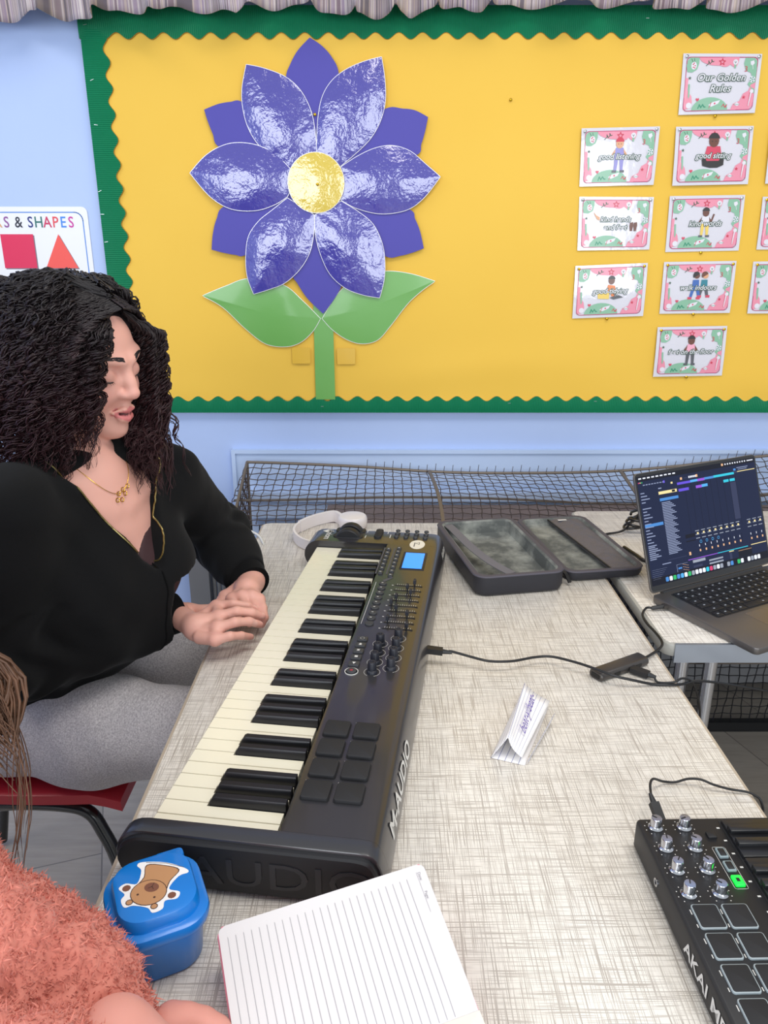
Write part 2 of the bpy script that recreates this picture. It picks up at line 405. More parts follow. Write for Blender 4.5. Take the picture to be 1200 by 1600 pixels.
# ---------------------------------------------------------------- paper flower
ft = thing('paper_flower', 'big purple paper flower with yellow centre and green leaves pinned on the yellow board', 'paper flower', (0, 0, 0))
def zz(x, y): return wxz(280+x/2.58, 40+y/2.58, BY)
def outline(groups, n=6):
    """groups of zoom points; each group is smoothed, joints stay sharp"""
    out = []
    for g in groups: out += [tuple(p)[:2] for p in smooth_path([Vector((*zz(*q), 0)) for q in g], n)][:-1]
    return out
def grow(poly, e):
    cx = sum(p[0] for p in poly)/len(poly); cy = sum(p[1] for p in poly)/len(poly); out = []
    for i, (x, y) in enumerate(poly):
        x0, y0 = poly[i-1]; x1, y1 = poly[(i+1) % len(poly)]; tx, ty = x1-x0, y1-y0; l = math.hypot(tx, ty) or 1
        nx_, ny_ = ty/l, -tx/l
        if nx_*(x-cx)+ny_*(y-cy) < 0: nx_, ny_ = -nx_, -ny_
        out.append((x+nx_*e, y+ny_*e))
    return out
def sheet(name, poly, z, h, m, edge=True, label=None, rim=.0014):
    b = MB(); b.M = wallM(BY)
    if edge:
        g_ = grow(poly, rim); b.prism(g_, z-.0008, z, 'laminate_edge')
    b.dome(poly, h, m, z=z)
    o = b.build(name, ft, 60)
    if label: o['label'] = label
    return o
T_ = {}
T_['B'] = [[[(528, 53), (575, 85), (615, 130), (644, 195), (640, 320), (590, 480)], [(590, 480), (500, 480)], [(500, 480), (445, 320), (433, 215), (450, 160), (480, 105), (528, 53)]],
 [[(105, 342), (160, 320), (210, 311), (258, 312), (360, 400), (450, 560)], [(450, 560), (300, 545), (165, 492), (140, 440), (120, 390), (105, 342)]],
 [[(1002, 372), (950, 345), (900, 338), (832, 338), (710, 420), (620, 560)], [(620, 560), (800, 560), (955, 525), (975, 480), (990, 430), (1002, 372)]],
 [[(135, 903), (140, 840), (155, 780), (188, 728), (350, 680), (480, 680)], [(480, 680), (400, 850), (272, 924), (230, 924), (180, 915), (135, 903)]],
 [[(985, 898), (970, 830), (950, 780), (925, 740), (750, 680), (620, 680)], [(620, 680), (720, 850), (832, 930), (890, 928), (940, 915), (985, 898)]],
 [[(582, 1160), (520, 1100), (480, 1040), (460, 1000), (480, 900), (530, 760)], [(530, 760), (600, 760)], [(600, 760), (655, 900), (672, 990), (655, 1050), (620, 1110), (582, 1160)]]]
T_['F'] = [[[(275, 163), (345, 178), (430, 212), (490, 265), (530, 340), (548, 420), (556, 510)], [(556, 510), (510, 560), (450, 578)], [(450, 578), (400, 548), (330, 490), (285, 420), (262, 340), (258, 260), (275, 163)]],
 [[(815, 133), (750, 150), (680, 180), (620, 225), (580, 290), (562, 380), (556, 510)], [(556, 510), (600, 560), (650, 570)], [(650, 570), (710, 520), (770, 460), (810, 390), (830, 310), (828, 220), (815, 133)]],
 [[(50, 597), (110, 530), (180, 488), (250, 476), (330, 490), (400, 530), (450, 580)], [(450, 580), (458, 640), (440, 690)], [(440, 690), (390, 722), (320, 745), (240, 745), (180, 725), (120, 680), (50, 597)]],
 [[(1050, 612), (990, 560), (930, 510), (860, 488), (790, 498), (720, 530), (655, 572)], [(655, 572), (650, 640), (655, 705)], [(655, 705), (710, 735), (790, 757), (860, 757), (930, 738), (990, 690), (1050, 612)]],
 [[(305, 1080), (280, 1010), (274, 930), (285, 850), (325, 790), (380, 745), (440, 697)], [(440, 697), (500, 735), (546, 765)], [(546, 765), (545, 830), (530, 910), (490, 980), (430, 1035), (370, 1060), (305, 1080)]],
 [[(808, 1095), (826, 1020), (828, 940), (815, 870), (780, 800), (720, 750), (655, 710)], [(655, 710), (600, 740), (550, 765)], [(550, 765), (552, 840), (572, 920), (610, 1000), (670, 1055), (740, 1083), (808, 1095)]]]
sheet('stem', [zz(541, 1120), zz(619, 1120), zz(630, 1505), zz(552, 1505)], .0085, .0004, 'leaf_green', False)
for g in ([[(98, 1088), (190, 1050), (285, 1020), (420, 1045), (500, 1110), (570, 1180)], [(570, 1180), (540, 1230), (490, 1275), (430, 1292), (350, 1280), (270, 1220), (180, 1135), (98, 1088)]],
          [[(1030, 1030), (930, 1000), (830, 990), (730, 1010), (660, 1060), (620, 1110), (578, 1180)], [(578, 1180), (620, 1225), (680, 1265), (740, 1280), (800, 1265), (850, 1210), (920, 1120), (980, 1065), (1030, 1030)]]):
    sheet('leaf', outline(g), .0105, .003, 'leaf_green')
for k, g in enumerate(T_['B']): sheet('back_petal', outline(g), .013+.0004*k, .0006, 'matt_purple', False)
for k, g in enumerate(T_['F']): sheet('front_petal', outline(g), .0175+.001*k, .009, 'glossy_purple')
cc = zz(555, 637); e1 = zz(555+112, 637); e2 = zz(555, 637-122)
sheet('flower_centre', ngon(cc[0], cc[1], e1[0]-cc[0], 40, 0, e2[1]-cc[1]), .0265, .004, 'glossy_yellow')
mat('brass_pin', 'C9A227', .25, metal=.9)
def pin(name, u, v, y, parent=None, m='brass_pin', d=.0):
    b = MB(); x, z = wxz(u, v, y)
    b.M = Matrix.Translation((x, y-d, z)) @ Matrix.Rotation(math.pi/2, 4, 'X')
    b.lathe([(.0008, -.003), (.0008, 0), (.0042, .0008), (.004, .0022), (.0022, .0034), (.0005, .0038)], m, n=10)
    return b.build(name, parent)
tag(pin('push_pin', 798, 156, BY-.003), 'lone brass drawing pin in the bare yellow paper right of the flower', 'drawing pin')
tag(pin('push_pin', 492, 179, BY-.0205), 'brass drawing pin between the top petals of the paper flower', 'drawing pin')
tag(pin('push_pin', 496, 288, BY-.0315), 'brass drawing pin in the middle of the yellow flower centre', 'drawing pin')
mat('sticky_tape', 'E0B544', .18, coat=.8)
for (u, v, w_), lb in zip(((471, 555, .045), (541, 556, .045)), ('left', 'right')):
    b = MB(); b.M = wallM(BY); x, z = wxz(u, v); b.rbox(x, z, .055, .048, .004, .0085, .0090, 'sticky_tape', 0)
    tag(b.build('tape_patch'), 'shiny clear tape patch on yellow paper just %s of the green stem' % lb, 'tape')

# ---------------------------------------------------------------- rule cards
for n_, c_ in (('print_white', 'DEDCE3'), ('print_pink', 'E58FA4'), ('print_green', '86B79A'), ('print_magenta', 'B8255F'), ('print_dark', '3C5A48'), ('print_black', '2A2626'), ('print_red', 'C8304C'), ('print_teal', '2E8C6C'),
               ('print_brown', '6B4032'), ('print_tan', 'D9A078'), ('print_orange', 'E07A35'), ('print_blue', '3C66B0'), ('print_yellow', 'E8C860'), ('print_lilac', '8B87C8'), ('print_grey', '56585E'), ('print_rose', 'D0455F'), ('print_shirt', 'EFA9BE'), ('print_skyteal', '2E7F90')):
    mat(n_, c_, .35, coat=.35)
m = mat('laminated_card', 'D9D7E0', .1, coat=1.0, spec=.6); nt, bb, N, L = nodes(m)
bp = N('ShaderNodeBump'); bp.inputs['Strength'].default_value = .25; bp.inputs['Distance'].default_value = .003; L(noise(nt, 22, 3), bp.inputs['Height']); L(bp.outputs[0], bb.inputs['Normal']); L(bp.outputs[0], bb.inputs['Coat Normal'])
def arc(cx, cy, rx, ry, a0, a1, n=14): return [(cx+rx*math.cos(D2R*(a0+(a1-a0)*k/n)), cy+ry*math.sin(D2R*(a0+(a1-a0)*k/n))) for k in range(n+1)]
def star(cx, cy, r, n=5): return [(cx+(r if k % 2 == 0 else r*.45)*math.cos(math.pi/2+math.pi*k/n), cy+(r if k % 2 == 0 else r*.45)*math.sin(math.pi/2+math.pi*k/n)) for k in range(2*n)]
def heart(cx, cy, r): return [(cx+r*(16*math.sin(t)**3)/16, cy+r*(13*math.cos(t)-5*math.cos(2*t)-2*math.cos(3*t)-math.cos(4*t))/16) for t in [2*math.pi*k/20 for k in range(20)]]
def stroke(b, pts, w, z, m):
    """flat ribbon polyline"""
    for i in range(len(pts)-1):
        (x0, y0), (x1, y1) = pts[i], pts[i+1]; l = math.hypot(x1-x0, y1-y0) or 1; nx_, ny_ = -(y1-y0)/l*w/2, (x1-x0)/l*w/2; ex, ey = (x1-x0)/l*w*.4, (y1-y0)/l*w*.4
        b.flat([(x0+nx_-ex, y0+ny_-ey), (x0-nx_-ex, y0-ny_-ey), (x1-nx_+ex, y1-ny_+ey), (x1+nx_+ex, y1+ny_+ey)], z, m)
W_, H_ = 1.40, 1.0     # art units
def card_art(b):
    z = .01; l, r, bo, to = .07, 1.33, .06, .94
    b.flat([(l+.07, to), (l, to-.07), (l, to-.16), (l+.02, to-.24), (l+.11, to-.25), (l+.19, to-.20), (l+.22, to-.1), (l+.22, to)], z, 'print_green')
    b.flat(arc(.63, to, .34, .14, 180, 270, 6)+arc(.75, to-.10, .10, .06, 200, 340, 6)[1:]+arc(.88, to, .12, .2, 285, 360, 6)[1:], z, 'print_pink')
    b.flat([(r-.07, to), (r, to-.07), (r, to-.62), (r-.07, to-.52), (r-.14, to-.45), (r-.07, to-.34), (r-.10, to-.26), (r-.2, to-.22), (r-.24, to-.1), (r-.22, to)], z, 'print_green')
    b.flat([(l, .60), (l+.05, .60), (l+.05, .40), (l+.13, .30), (l+.15, .20), (l+.10, .10), (l, .08)], z, 'print_pink')
    b.flat(arc(.55, bo, .33, .22, 180, 0), z, 'print_green')
    b.flat([(.93, bo), (.97, bo+.10), (1.08, bo+.15), (1.13, bo+.27), (1.22, bo+.32), (1.25, bo+.42), (r, bo+.46), (r, bo+.07), (r-.07, bo)], z, 'print_pink')
    # frame line
    pr = rrect(.70, .5, r-l, to-bo, .07, 5); stroke(b, pr+[pr[0]], .012, .02, 'print_magenta')
    z = .03
    # ladybird, star, bulb, flower, digit, ball, brush, star, leaf, rocket, squiggles, heart, pencil, apple
    b.flat(ngon(.20, .80, .05, 12, .4, .065), z, 'print_white'); 
    for q in ((.185, .82), (.22, .80), (.19, .775), (.215, .765), (.2, .84)): b.flat(ngon(q[0], q[1], .012, 6), z+.01, 'print_red')
    stroke(b, [(.18, .86), (.15, .91)], .008, z, 'print_dark'); stroke(b, [(.21, .86), (.2, .915)], .008, z, 'print_dark')
    stroke(b, [(.42, .80), (.46, .84), (.455, .88), (.48, .83), (.51, .86), (.505, .90), (.53, .86), (.55, .87)], .012, z, 'print_dark')
    s_ = star(.70, .86, .055); stroke(b, s_+[s_[0]], .014, z, 'print_red')
    b.flat(ngon(.935, .86, .045, 12), z, 'print_white'); b.flat([(.915, .82), (.955, .82), (.948, .755), (.922, .755)], z, 'print_green'); stroke(b, [(.92, .87), (.935, .84), (.95, .87)], .007, z+.01, 'print_dark')
    b.flat([(1.20, .87), (1.26, .89), (1.28, .84), (1.24, .80), (1.21, .82)], z, 'print_white'); stroke(b, [(1.245, .81), (1.26, .74)], .008, z, 'print_white')
    b.text('3', 1.135, .74, .13, 'print_red', z=z)
    b.flat(ngon(1.265, .57, .055, 14), z, 'print_white')
    for k in range(5): b.flat(ngon(1.265+.036*math.cos(k*1.256), .57+.036*math.sin(k*1.256), .014, 5), z+.01, 'print_teal')
    b.flat(ngon(1.265, .57, .014, 5), z+.01, 'print_teal')
    b.flat(ngon(1.28, .37, .035, 10), z, 'print_white'); b.flat([(1.262, .35), (1.285, .35), (1.255, .12), (1.24, .12)], z, 'print_white'); stroke(b, [(1.25, .35), (1.24, .12)], .006, z+.01, 'print_rose')
    b.flat(star(1.15, .27, .034), z, 'print_red')
    b.flat([(.99, .15), (1.04, .19), (1.09, .15), (1.05, .12)], z, 'print_white'); stroke(b, [(.98, .15), (1.09, .15)], .006, z+.01, 'print_teal')
    b.flat([(.52, .15), (.60, .20), (.73, .23), (.70, .17), (.58, .12)], z, 'print_white'); stroke(b, [(.54, .10), (.57, .19)], .01, z+.01, 'print_rose'); b.flat(ngon(.635, .175, .016, 8), z+.01, 'print_rose')
    stroke(b, [(.34, .10), (.36, .16), (.39, .11), (.42, .16), (.45, .12), (.47, .12)], .018, z, 'print_teal')
    stroke(b, [(.77, .12), (.80, .16), (.82, .11), (.86, .15), (.84, .10)], .012, z, 'print_red')
    b.flat(heart(.315, .245, .032), z, 'print_rose')
    b.flat([(.125, .50), (.155, .50), (.165, .30), (.15, .26), (.135, .30)], z, 'print_green'); b.flat(star(.145, .60, .03), z, 'print_dark')
    b.flat(ngon(.165, .15, .05, 12), z, 'print_white')
def figure(b, x, y, s_, skin, hair, top, legs, kind):
    z = .04
    def P_(pts): return [(x+px*s_, y+py*s_) for px, py in pts]
    if kind == 'cross':
        b.flat(P_([(-.22, -.02), (-.2, -.14), (-.05, -.18), (.1, -.18), (.22, -.13), (.22, -.02), (.1, .04), (-.1, .04)]), z, legs)
        b.flat(P_([(-.13, .22), (.13, .22), (.17, .04), (.12, -.05), (-.12, -.05), (-.17, .04)]), z+.005, top)
    elif kind == 'tidy':
        b.flat(P_([(-.1, .2), (.12, .16), (.14, 0), (.1, -.16), (.02, -.16), (0, 0), (-.16, 0)]), z, top); b.flat(P_([(.06, 0), (.13, 0), (.12, -.2), (.07, -.2)]), z, skin)
        b.flat(P_([(-.42, -.02), (-.05, -.05), (-.05, -.24), (-.4, -.22)]), z+.005, 'print_yellow'); b.flat(P_([(-.03, -.2), (.25, -.13), (.4, -.2), (.1, -.26)]), z+.005, 'print_grey')
    elif kind == 'walk':
        for dx, tp, lg, sk in ((-.11, 'print_blue', 'print_blue', 'print_brown'), (.14, 'print_skyteal', 'print_grey', 'print_tan')):
            b.flat(P_([(dx-.09, .2), (dx+.09, .2), (dx+.1, 0), (dx-.1, 0)]), z, tp)
            b.flat(P_([(dx-.1, 0), (dx, 0), (dx-.08, -.32), (dx-.16, -.32)]), z, lg); b.flat(P_([(dx, 0), (dx+.1, 0), (dx+.16, -.26), (dx+.08, -.28)]), z, lg)
            b.flat(ngon(x+(dx+.02)*s_, y+.32*s_, .085*s_, 12), z+.01, sk); b.flat(arc(x+dx*s_, y+.33*s_, .1*s_, .11*s_, 20, 220), z+.012, 'print_black' if dx < 0 else 'print_brown')
            b.flat(P_([(dx-.2, -.3), (dx-.08, -.3), (dx-.08, -.37), (dx-.2, -.37)]), z, 'print_rose')
            b.flat(P_([(dx+.08, -.25), (dx+.2, -.25), (dx+.2, -.32), (dx+.08, -.32)]), z, 'print_rose')
        return
    else:
        b.flat(P_([(-.1, .22), (.1, .22), (.13, .0), (-.13, .0)]), z, top)
        b.flat(P_([(-.12, .0), (-.01, .0), (-.05, -.34), (-.12, -.34)]), z, legs); b.flat(P_([(.01, .0), (.12, .0), (.12, -.34), (.05, -.34)]), z, legs)
        b.flat(P_([(-.1, .2), (-.2, .06), (-.1, -.02), (-.12, .05)]), z-.003, skin); b.flat(P_([(.1, .2), (.2, .06), (.1, -.02), (.12, .05)]), z-.003, skin)
        b.flat(P_([(-.17, -.33), (-.05, -.33), (-.05, -.39), (-.17, -.39)]), z, 'print_grey'); b.flat(P_([(.04, -.33), (.16, -.33), (.16, -.39), (.04, -.39)]), z, 'print_grey')
    b.flat(ngon(x, y+.32*s_, .1*s_, 14, 0, .12*s_), z+.01, skin)
    b.flat(arc(x, y+.34*s_, .115*s_, .13*s_, 10, 170), z+.012, hair)
    for dx in (-.035, .035): b.flat(ngon(x+dx*s_, y+.31*s_, .012*s_, 6), z+.013, 'print_black')
cards = [
 ([(1065.9, 84.8), (1188.8, 85.3), (1176.8, 177.3), (1058.1, 180.5)], ['Our Golden', 'Rules'], None, 'top right card reading Our Golden Rules with no figure on it', 'print_white'),
 ([(907.5, 201.3), (1029.9, 198.1), (1019.5, 289.3), (904, 292)], ['good listening'], ('print_tan', 'print_red', 'print_lilac', 'print_lilac', 'stand'), 'laminated card reading good listening with a child in purple', 0),
 ([(1054.7, 198.7), (1176, 197.3), (1166.7, 288), (1048.5, 290.7)], ['good sitting'], ('print_brown', 'print_black', 'print_rose', 'print_black', 'cross'), 'laminated card reading good sitting with a cross-legged child in red', 0),
 ([(904.3, 307.6), (1020.3, 308.1), (1013.2, 390), (901, 391.5)], ['kind hands', 'and feet'], 'feet', 'laminated card reading kind hands and feet with two brown feet', 0),
 ([(1045.3, 306.7), (1162.1, 304.8), (1152, 391.5), (1038.1, 393.9)], ['kind words'], ('print_brown', 'print_black', 'print_white', 'print_grey', 'words'), 'laminated card reading kind words with a child pointing up', 0),
 ([(898.1, 415.5), (1010.7, 410.7), (1003.2, 493.3), (893.3, 497.3)], ['good tidying'], ('print_brown', 'print_black', 'print_orange', 'print_blue', 'tidy'), 'laminated card reading good tidying with a child in orange by a box', 0),
 ([(1036, 409.3), (1148.8, 407.5), (1138, 488.5), (1028.8, 490)], ['walk indoors'], (0, 0, 0, 0, 'walk'), 'laminated card reading walk indoors with two walking children', 0),
 ([(1026, 510.7), (1134.7, 508.8), (1125.9, 586), (1018.7, 588)], ['feet on the floor'], ('print_brown', 'print_black', 'print_shirt', 'print_grey', 'stand'), 'lowest card reading feet on the floor with a child, hands on hips', 0),
 ([(1202, 197), (1322, 196), (1312, 287), (1193, 287.4)], [], None, 'highest of the cards cut off by the right edge, only a corner showing', 0),
 ([(1190, 307.7), (1306, 307), (1294, 390), (1179.6, 390)], [], None, 'middle of the three cards cut off by the right edge of the photo', 0),
 ([(1175.3, 408.7), (1288, 407), (1276, 489), (1165.7, 489.6)], [], None, 'lowest of the cards cut off by the right edge, right of walk indoors', 0)]
for ci, (q, lines, fig, lab, _) in enumerate(cards):
    Q = [Vector((*wxz(u, v, BY), 0)) for u, v in q]; c0 = (Q[0]+Q[1]+Q[2]+Q[3])/4
    ct = thing('rule_card', lab, 'card', (c0.x, BY, c0.y), 0, 'laminated rule cards on the yellow board')
    raw = MB(); card_art(raw)
    if fig == 'feet':
        for dx in (0, .075): raw.flat([(.98+dx, .52), (1.04+dx, .53), (1.05+dx, .47), (1.03+dx, .36), (.99+dx, .36), (.975+dx, .45)], .04, 'print_brown')
        raw.flat([(.28, .72), (.33, .66), (.40, .62), (.40, .56), (.35, .58), (.30, .66)], .04, 'print_tan')
    elif fig:
        if fig[4] == 'words': figure(raw, .70, .50, .62, 'print_brown', 'print_black', 'print_white', 'print_yellow', 'stand'); stroke(raw, [(.80, .5), (.85, .66)], .03, .045, 'print_brown')
        elif fig[4] == 'cross': figure(raw, .70, .46, .92, *fig)
        elif fig[4] == 'tidy': figure(raw, .72, .50, .62, *fig)
        elif fig[4] == 'walk': figure(raw, .72, .52, .66, *fig)
        else: figure(raw, .70, .50, .70, *fig)
    ys = [.50] if len(lines) < 2 else ([.60, .42] if lines[0][0] == 'O' else [.58, .43])
    sz = .175 if lines and lines[0][0] == 'O' else .135
    sh = .25
    for ln, yy in zip(lines, ys):
        raw.text(ln, .70, yy, sz, 'print_dark', z=.06, shear=sh, offset=.012); raw.text(ln, .70, yy, sz, 'print_white', z=.075, shear=sh, offset=.001)
    b = MB(); b.mats = raw.mats; b.f = raw.f; b.mi = raw.mi
    def mp_(u, v):
        p = Q[3]*(1-u)*(1-v)+Q[2]*u*(1-v)+Q[1]*u*v+Q[0]*(1-u)*v; return p
    def lift(u, v): return .0085+.0022*math.sin(math.pi*v)*(.7+.3*math.sin(2*u+ci))+.0012*math.sin(2*u+v+ci)
    for (x, y, z) in raw.v:
        u, v = x/W_, y/H_; p = mp_(u, v); b.v.append((p.x-c0.x, -(lift(u, v)+.0012+z*.022), p.y-c0.y))
    # sheet (subdivided, gently curved) with a real back
    s_ = MB(); n = 10; vs = []
    for back in (0, 1):
        for j in range(n+1):
            for i in range(n+1):
                u, v = i/n, j/n; p = mp_(u, v); vs.append((p.x-c0.x, -(lift(u, v)-.0007*back), p.y-c0.y))
    fs = []
    for j in range(n):
        for i in range(n): a = j*(n+1)+i; fs.append((a, a+1, a+n+2, a+n+1)); a += (n+1)**2; fs.append((a+n+1, a+n+2, a+1, a))
    s_.add(vs, fs, 'laminated_card'); so = s_.build('laminated_sheet', ct, 180)
    # print is tessellated enough only for gentle curves: follow the sheet
    b.build('printed_picture', ct, 0)
    pins = [(q[0][0]+5, q[0][1]+5), (q[1][0]-6, q[1][1]+5)]
    for (u, v) in pins:
        o = pin('pin', u, v, BY, None, 'steel' if ci < 5 else 'brass_pin', d=.013); o.parent = ct; o.matrix_parent_inverse = Matrix.Translation((-c0.x, -BY, -c0.y))
    if ci in (0, 4, 5, 6, 7):
        o = pin('pin', (q[2][0]+q[3][0])/2, max(q[2][1], q[3][1])+1, BY-.008, None, 'brass_pin'); o.parent = ct; o.matrix_parent_inverse = Matrix.Translation((-c0.x, -BY, -c0.y))

# ---------------------------------------------------------------- poster
pt = thing('shapes_poster', 'white poster of coloured shapes on the blue wall behind the sitter', 'poster', (0, 0, 0))
PY = WY; mat('poster_paper', 'E9E9EE', .3, coat=.4)
def pxz(u, v): return wxz(u, v, PY)
a = pxz(133, 323); pL = a[0]-.435; pR = a[0]+.005; pT = a[1]; pB = pT-.56
b = MB(); b.M = wallM(PY); b.rbox((pL+pR)/2, (pT+pB)/2, pR-pL, pT-pB, .016, .001, .0025, 'poster_paper', 0); b.build('sheet', pt, 0)
mat('poster_blue_line', '4C86D8', .4)
b = MB(); b.M = wallM(PY); pr = rrect((pL+pR)/2, (pT+pB)/2, pR-pL-.03, pT-pB-.03, .022, 6); stroke(b, pr+[pr[0]], .0028, .003, 'poster_blue_line'); b.build('border_line', pt, 0)
cols_ = dict(zip('abcdefghijk', ('D8A070', '8E4E94', '202030', '1D2A78', '1E6B62', 'D8285A', 'E04A50', '3C86E0', 'C8359A', '3FA050', 'D08030')))
cx0, cy0 = pxz(-9, 348); cx1, _ = pxz(118, 348); adv = None
b = MB(); b.M = wallM(PY); word = 'COLOURS & SHAPES'; palette = ['3FA050', 'D8285A', '3C86E0', 'E0A030', '8E4E94', 'D8A070', '8E4E94', None, '202030', None, '1D2A78', '1E6B62', 'C8285A', 'E04A50', '3C86E0', 'C8359A']
widths = [1, 1.08, .8, 1.08, 1, 1, .95, .42, .98, .42, .95, 1, .98, .92, .88, .95]
scale_ = (cx1-cx0)/sum(widths[5:]); x = cx0-scale_*sum(widths[:5])
for ch, pc, w_ in zip(word, palette, widths):
    if pc: b.text(ch, x+scale_*w_/2, cy0, .042, mat('poster_'+pc, pc, .4), z=.0032, offset=.0004, sx=.86)
    x += scale_*w_
b.build('title', pt, 0)
def shape(name, poly, c):
    b = MB(); b.M = wallM(PY); sh_ = [(x+.003, y-.003) for x, y in poly]
    b.flat(sh_, .0029, mat('poster_grey', '7A7580', .5)); b.prism(poly, .003, .0034, mat('poster_'+c, c, .4)); b.build(name, pt, 0)
sq = [pxz(1, 366), pxz(52, 365), pxz(59, 419), pxz(9, 419)]
x_l, z_t = (sq[0][0]+sq[3][0])/2, sq[0][1]; w_ = (sq[1][0]-sq[0][0]); h_ = sq[0][1]-sq[3][1]
shape('printed_square', [(x_l, z_t), (x_l+w_, z_t), (x_l+w_, z_t-h_), (x_l, z_t-h_)], 'D81E50')
tcx = pxz(96, 400)[0]; shape('printed_triangle', [(tcx-w_/2, z_t-h_), (tcx+w_/2, z_t-h_), (tcx, z_t)], 'EE5248')
shape('printed_circle', ngon(2*x_l+w_-tcx, z_t-h_/2, w_/2, 28), '3FA050')
z2 = pxz(40, 452)[1]; shape('printed_octagon', ngon(x_l+w_/2-.004, z2-.005, w_*.56, 8, D2R*22.5), 'E0119A')
shape('printed_disc', ngon(2*x_l+w_-tcx+.005, z2-.01, w_/2, 28), '3C9CF0')
shape('printed_star', star(tcx, z2-.012, w_*.58), 'E89A48')
for k, (c_, n_) in enumerate((('8E4E94', 6), ('3FA050', 4), ('E89A48', 5))): shape('printed_polygon', ngon(tcx-(tcx-x_l-w_/2)*k, z2-.125, w_*.52, n_, .3), c_)

# ---------------------------------------------------------------- curtain valance along the top
m = mat('striped_curtain', 'B4A6AE', .8, sheen=.3); nt, bb, N, L = nodes(m)
at_ = N('ShaderNodeAttribute'); at_.attribute_name = 'cloth_u'
w1 = N('ShaderNodeTexNoise'); w1.noise_dimensions = '1D'; w1.inputs['Scale'].default_value = 62; w1.inputs['Detail'].default_value = 1.5; L(at_.outputs['Fac'], w1.inputs['W'])
L(ramp(nt, w1.outputs['Fac'], [(.36, '6F6670'), (.43, 'C4B4A8'), (.5, '97869A'), (.56, 'D2C8C4'), (.64, '84727C')]), bb.inputs['Base Color'])
nu, nv = 900, 22; vs = []; fs = []; us = []; X0, X1 = -1.3, 2.0; zt_ = 2.34
hem = [(-200, 26), (0, 28), (35, 27), (45, 20), (75, 22), (105, 28), (150, 29), (158, 16), (190, 14), (245, 22), (290, 10), (340, 18), (365, 26), (385, 12), (430, 10), (470, 6), (520, 18), (560, 20), (600, 24), (610, 12), (640, 14), (645, 22), (680, 10), (720, 8), (742, 22), (760, 10), (810, 6), (860, 10), (900, 6), (950, 5), (1045, 8), (1070, 14), (1085, 6), (1130, 14), (1160, 14), (1200, 4), (1500, 12)]
hu = [aty(u, v, 2.26).x for u, v in hem]; hz = [aty(u, v, 2.26).z for u, v in hem]
for j in range(nv+1):
    for i in range(nu+1):
        s_ = i/nu; x = X0+(X1-X0)*s_; q = j/nv
        ph = 2*math.pi*(x*6.2+.5*math.sin(x*3.3)+.3*math.sin(x*8.1))
        fold = math.sin(ph)+.4*math.sin(2.3*ph+1); amp = .012+.030*(1-q)
        zb_ = float(np.interp(x, hu, hz))
        vs.append((x+.014*(1-q)*math.sin(ph+1.2), 2.25-amp*fold, zb_+(zt_-zb_)*q)); us.append((x-X0)*(1.5)+.03*fold)
for j in range(nv):
    for i in range(nu): a = j*(nu+1)+i; fs.append((a, a+1, a+nu+2, a+nu+1))
b = MB(); b.add(vs, fs, 'striped_curtain'); ctn = b.build('curtain_valance', None, 180)
at = ctn.data.attributes.new('cloth_u', 'FLOAT', 'POINT'); at.data.foreach_set('value', us)
so = ctn.modifiers.new('thickness', 'SOLIDIFY'); so.thickness = .002
tag(ctn, 'gathered lilac and beige striped curtain valance hanging above the display board', 'curtain')
# ================================================================== TABLES
mat('beige_edging', 'B9AA97', .45); mat('grey_edging', 'A5A39C', .45); mat('chrome', 'C9CBD0', .18, metal=1); mat('brushed_steel', 'B4BCC8', .38, metal=.9, bump=(90, .2, .0006)); mat('table_underside', '4A4038', .7)
def table(name, label, x0, x1, y0, y1, legs, near_band=False, ra=.018):
    cx, cy = (x0+x1)/2, (y0+y1)/2; t = thing(name, label, 'table', (cx, cy, 0)); w, d = x1-x0, y1-y0
    b = MB(); b.rbox(0, 0, w-.012, d-.012, ra, TOP-.003, TOP, 'linen_laminate', .0004, 6); b.build('tabletop', t)
    b = MB(); b.rbox(0, 0, w, d, ra+.004, TOP-.026, TOP-.0015, 'beige_edging' if not near_band else 'grey_edging', .003, 6, .003); b.build('edging', t)
    b = MB(); b.box(-w/2+.06, w/2-.06, -d/2+.05, -d/2+.075, TOP-.07, TOP-.026, 'table_underside'); b.box(-w/2+.06, w/2-.06, d/2-.075, d/2-.05, TOP-.07, TOP-.026, 'table_underside'); b.build('apron', t, 0)
    if near_band:
        b = MB(); b.box(-w/2+.020, w/2-.020, -d/2-.003, -d/2+.003, TOP-.036, TOP+.0006, 'brushed_steel'); b.build('metal_band', t, 0)
    for (a0_, a1_) in legs:
        b = MB(); b.tube([(a0_[0]-cx, a0_[1]-cy, TOP-.03), (a1_[0]-cx, a1_[1]-cy, .012)], .0125, 'chrome', 14); b.cyl((a1_[0]-cx, a1_[1]-cy, 0), .016, .03, 'black_rubber', 12); b.build('leg', t)
    return t
TX0, TX1, TY0, TY1 = -.318, .486, .08, 1.892
table('folding_table', 'long table with cream linen-pattern laminate carrying the big keyboard', TX0, TX1, TY0, TY1,
      [((-.26, .22), (-.24, .22)), ((.42, .22), (.40, .22)), ((-.26, 1.74), (-.24, 1.74)), ((.42, 1.74), (.40, 1.74))])
lg = aty(1076, 1035, 1.30); lg2 = aty(1110, 1035, 1.27)
table('folding_table', 'metal-banded laminate table on the right carrying the laptop', .508, 2.1, 1.238, 1.988,
      [((.561, 1.275), (.561, 1.275)), ((.609, 1.262), (.609, 1.262)), ((.57, 1.93), (.57, 1.93)), ((2.04, 1.30), (2.04, 1.30)), ((2.04, 1.93), (2.04, 1.93))], True, .022)

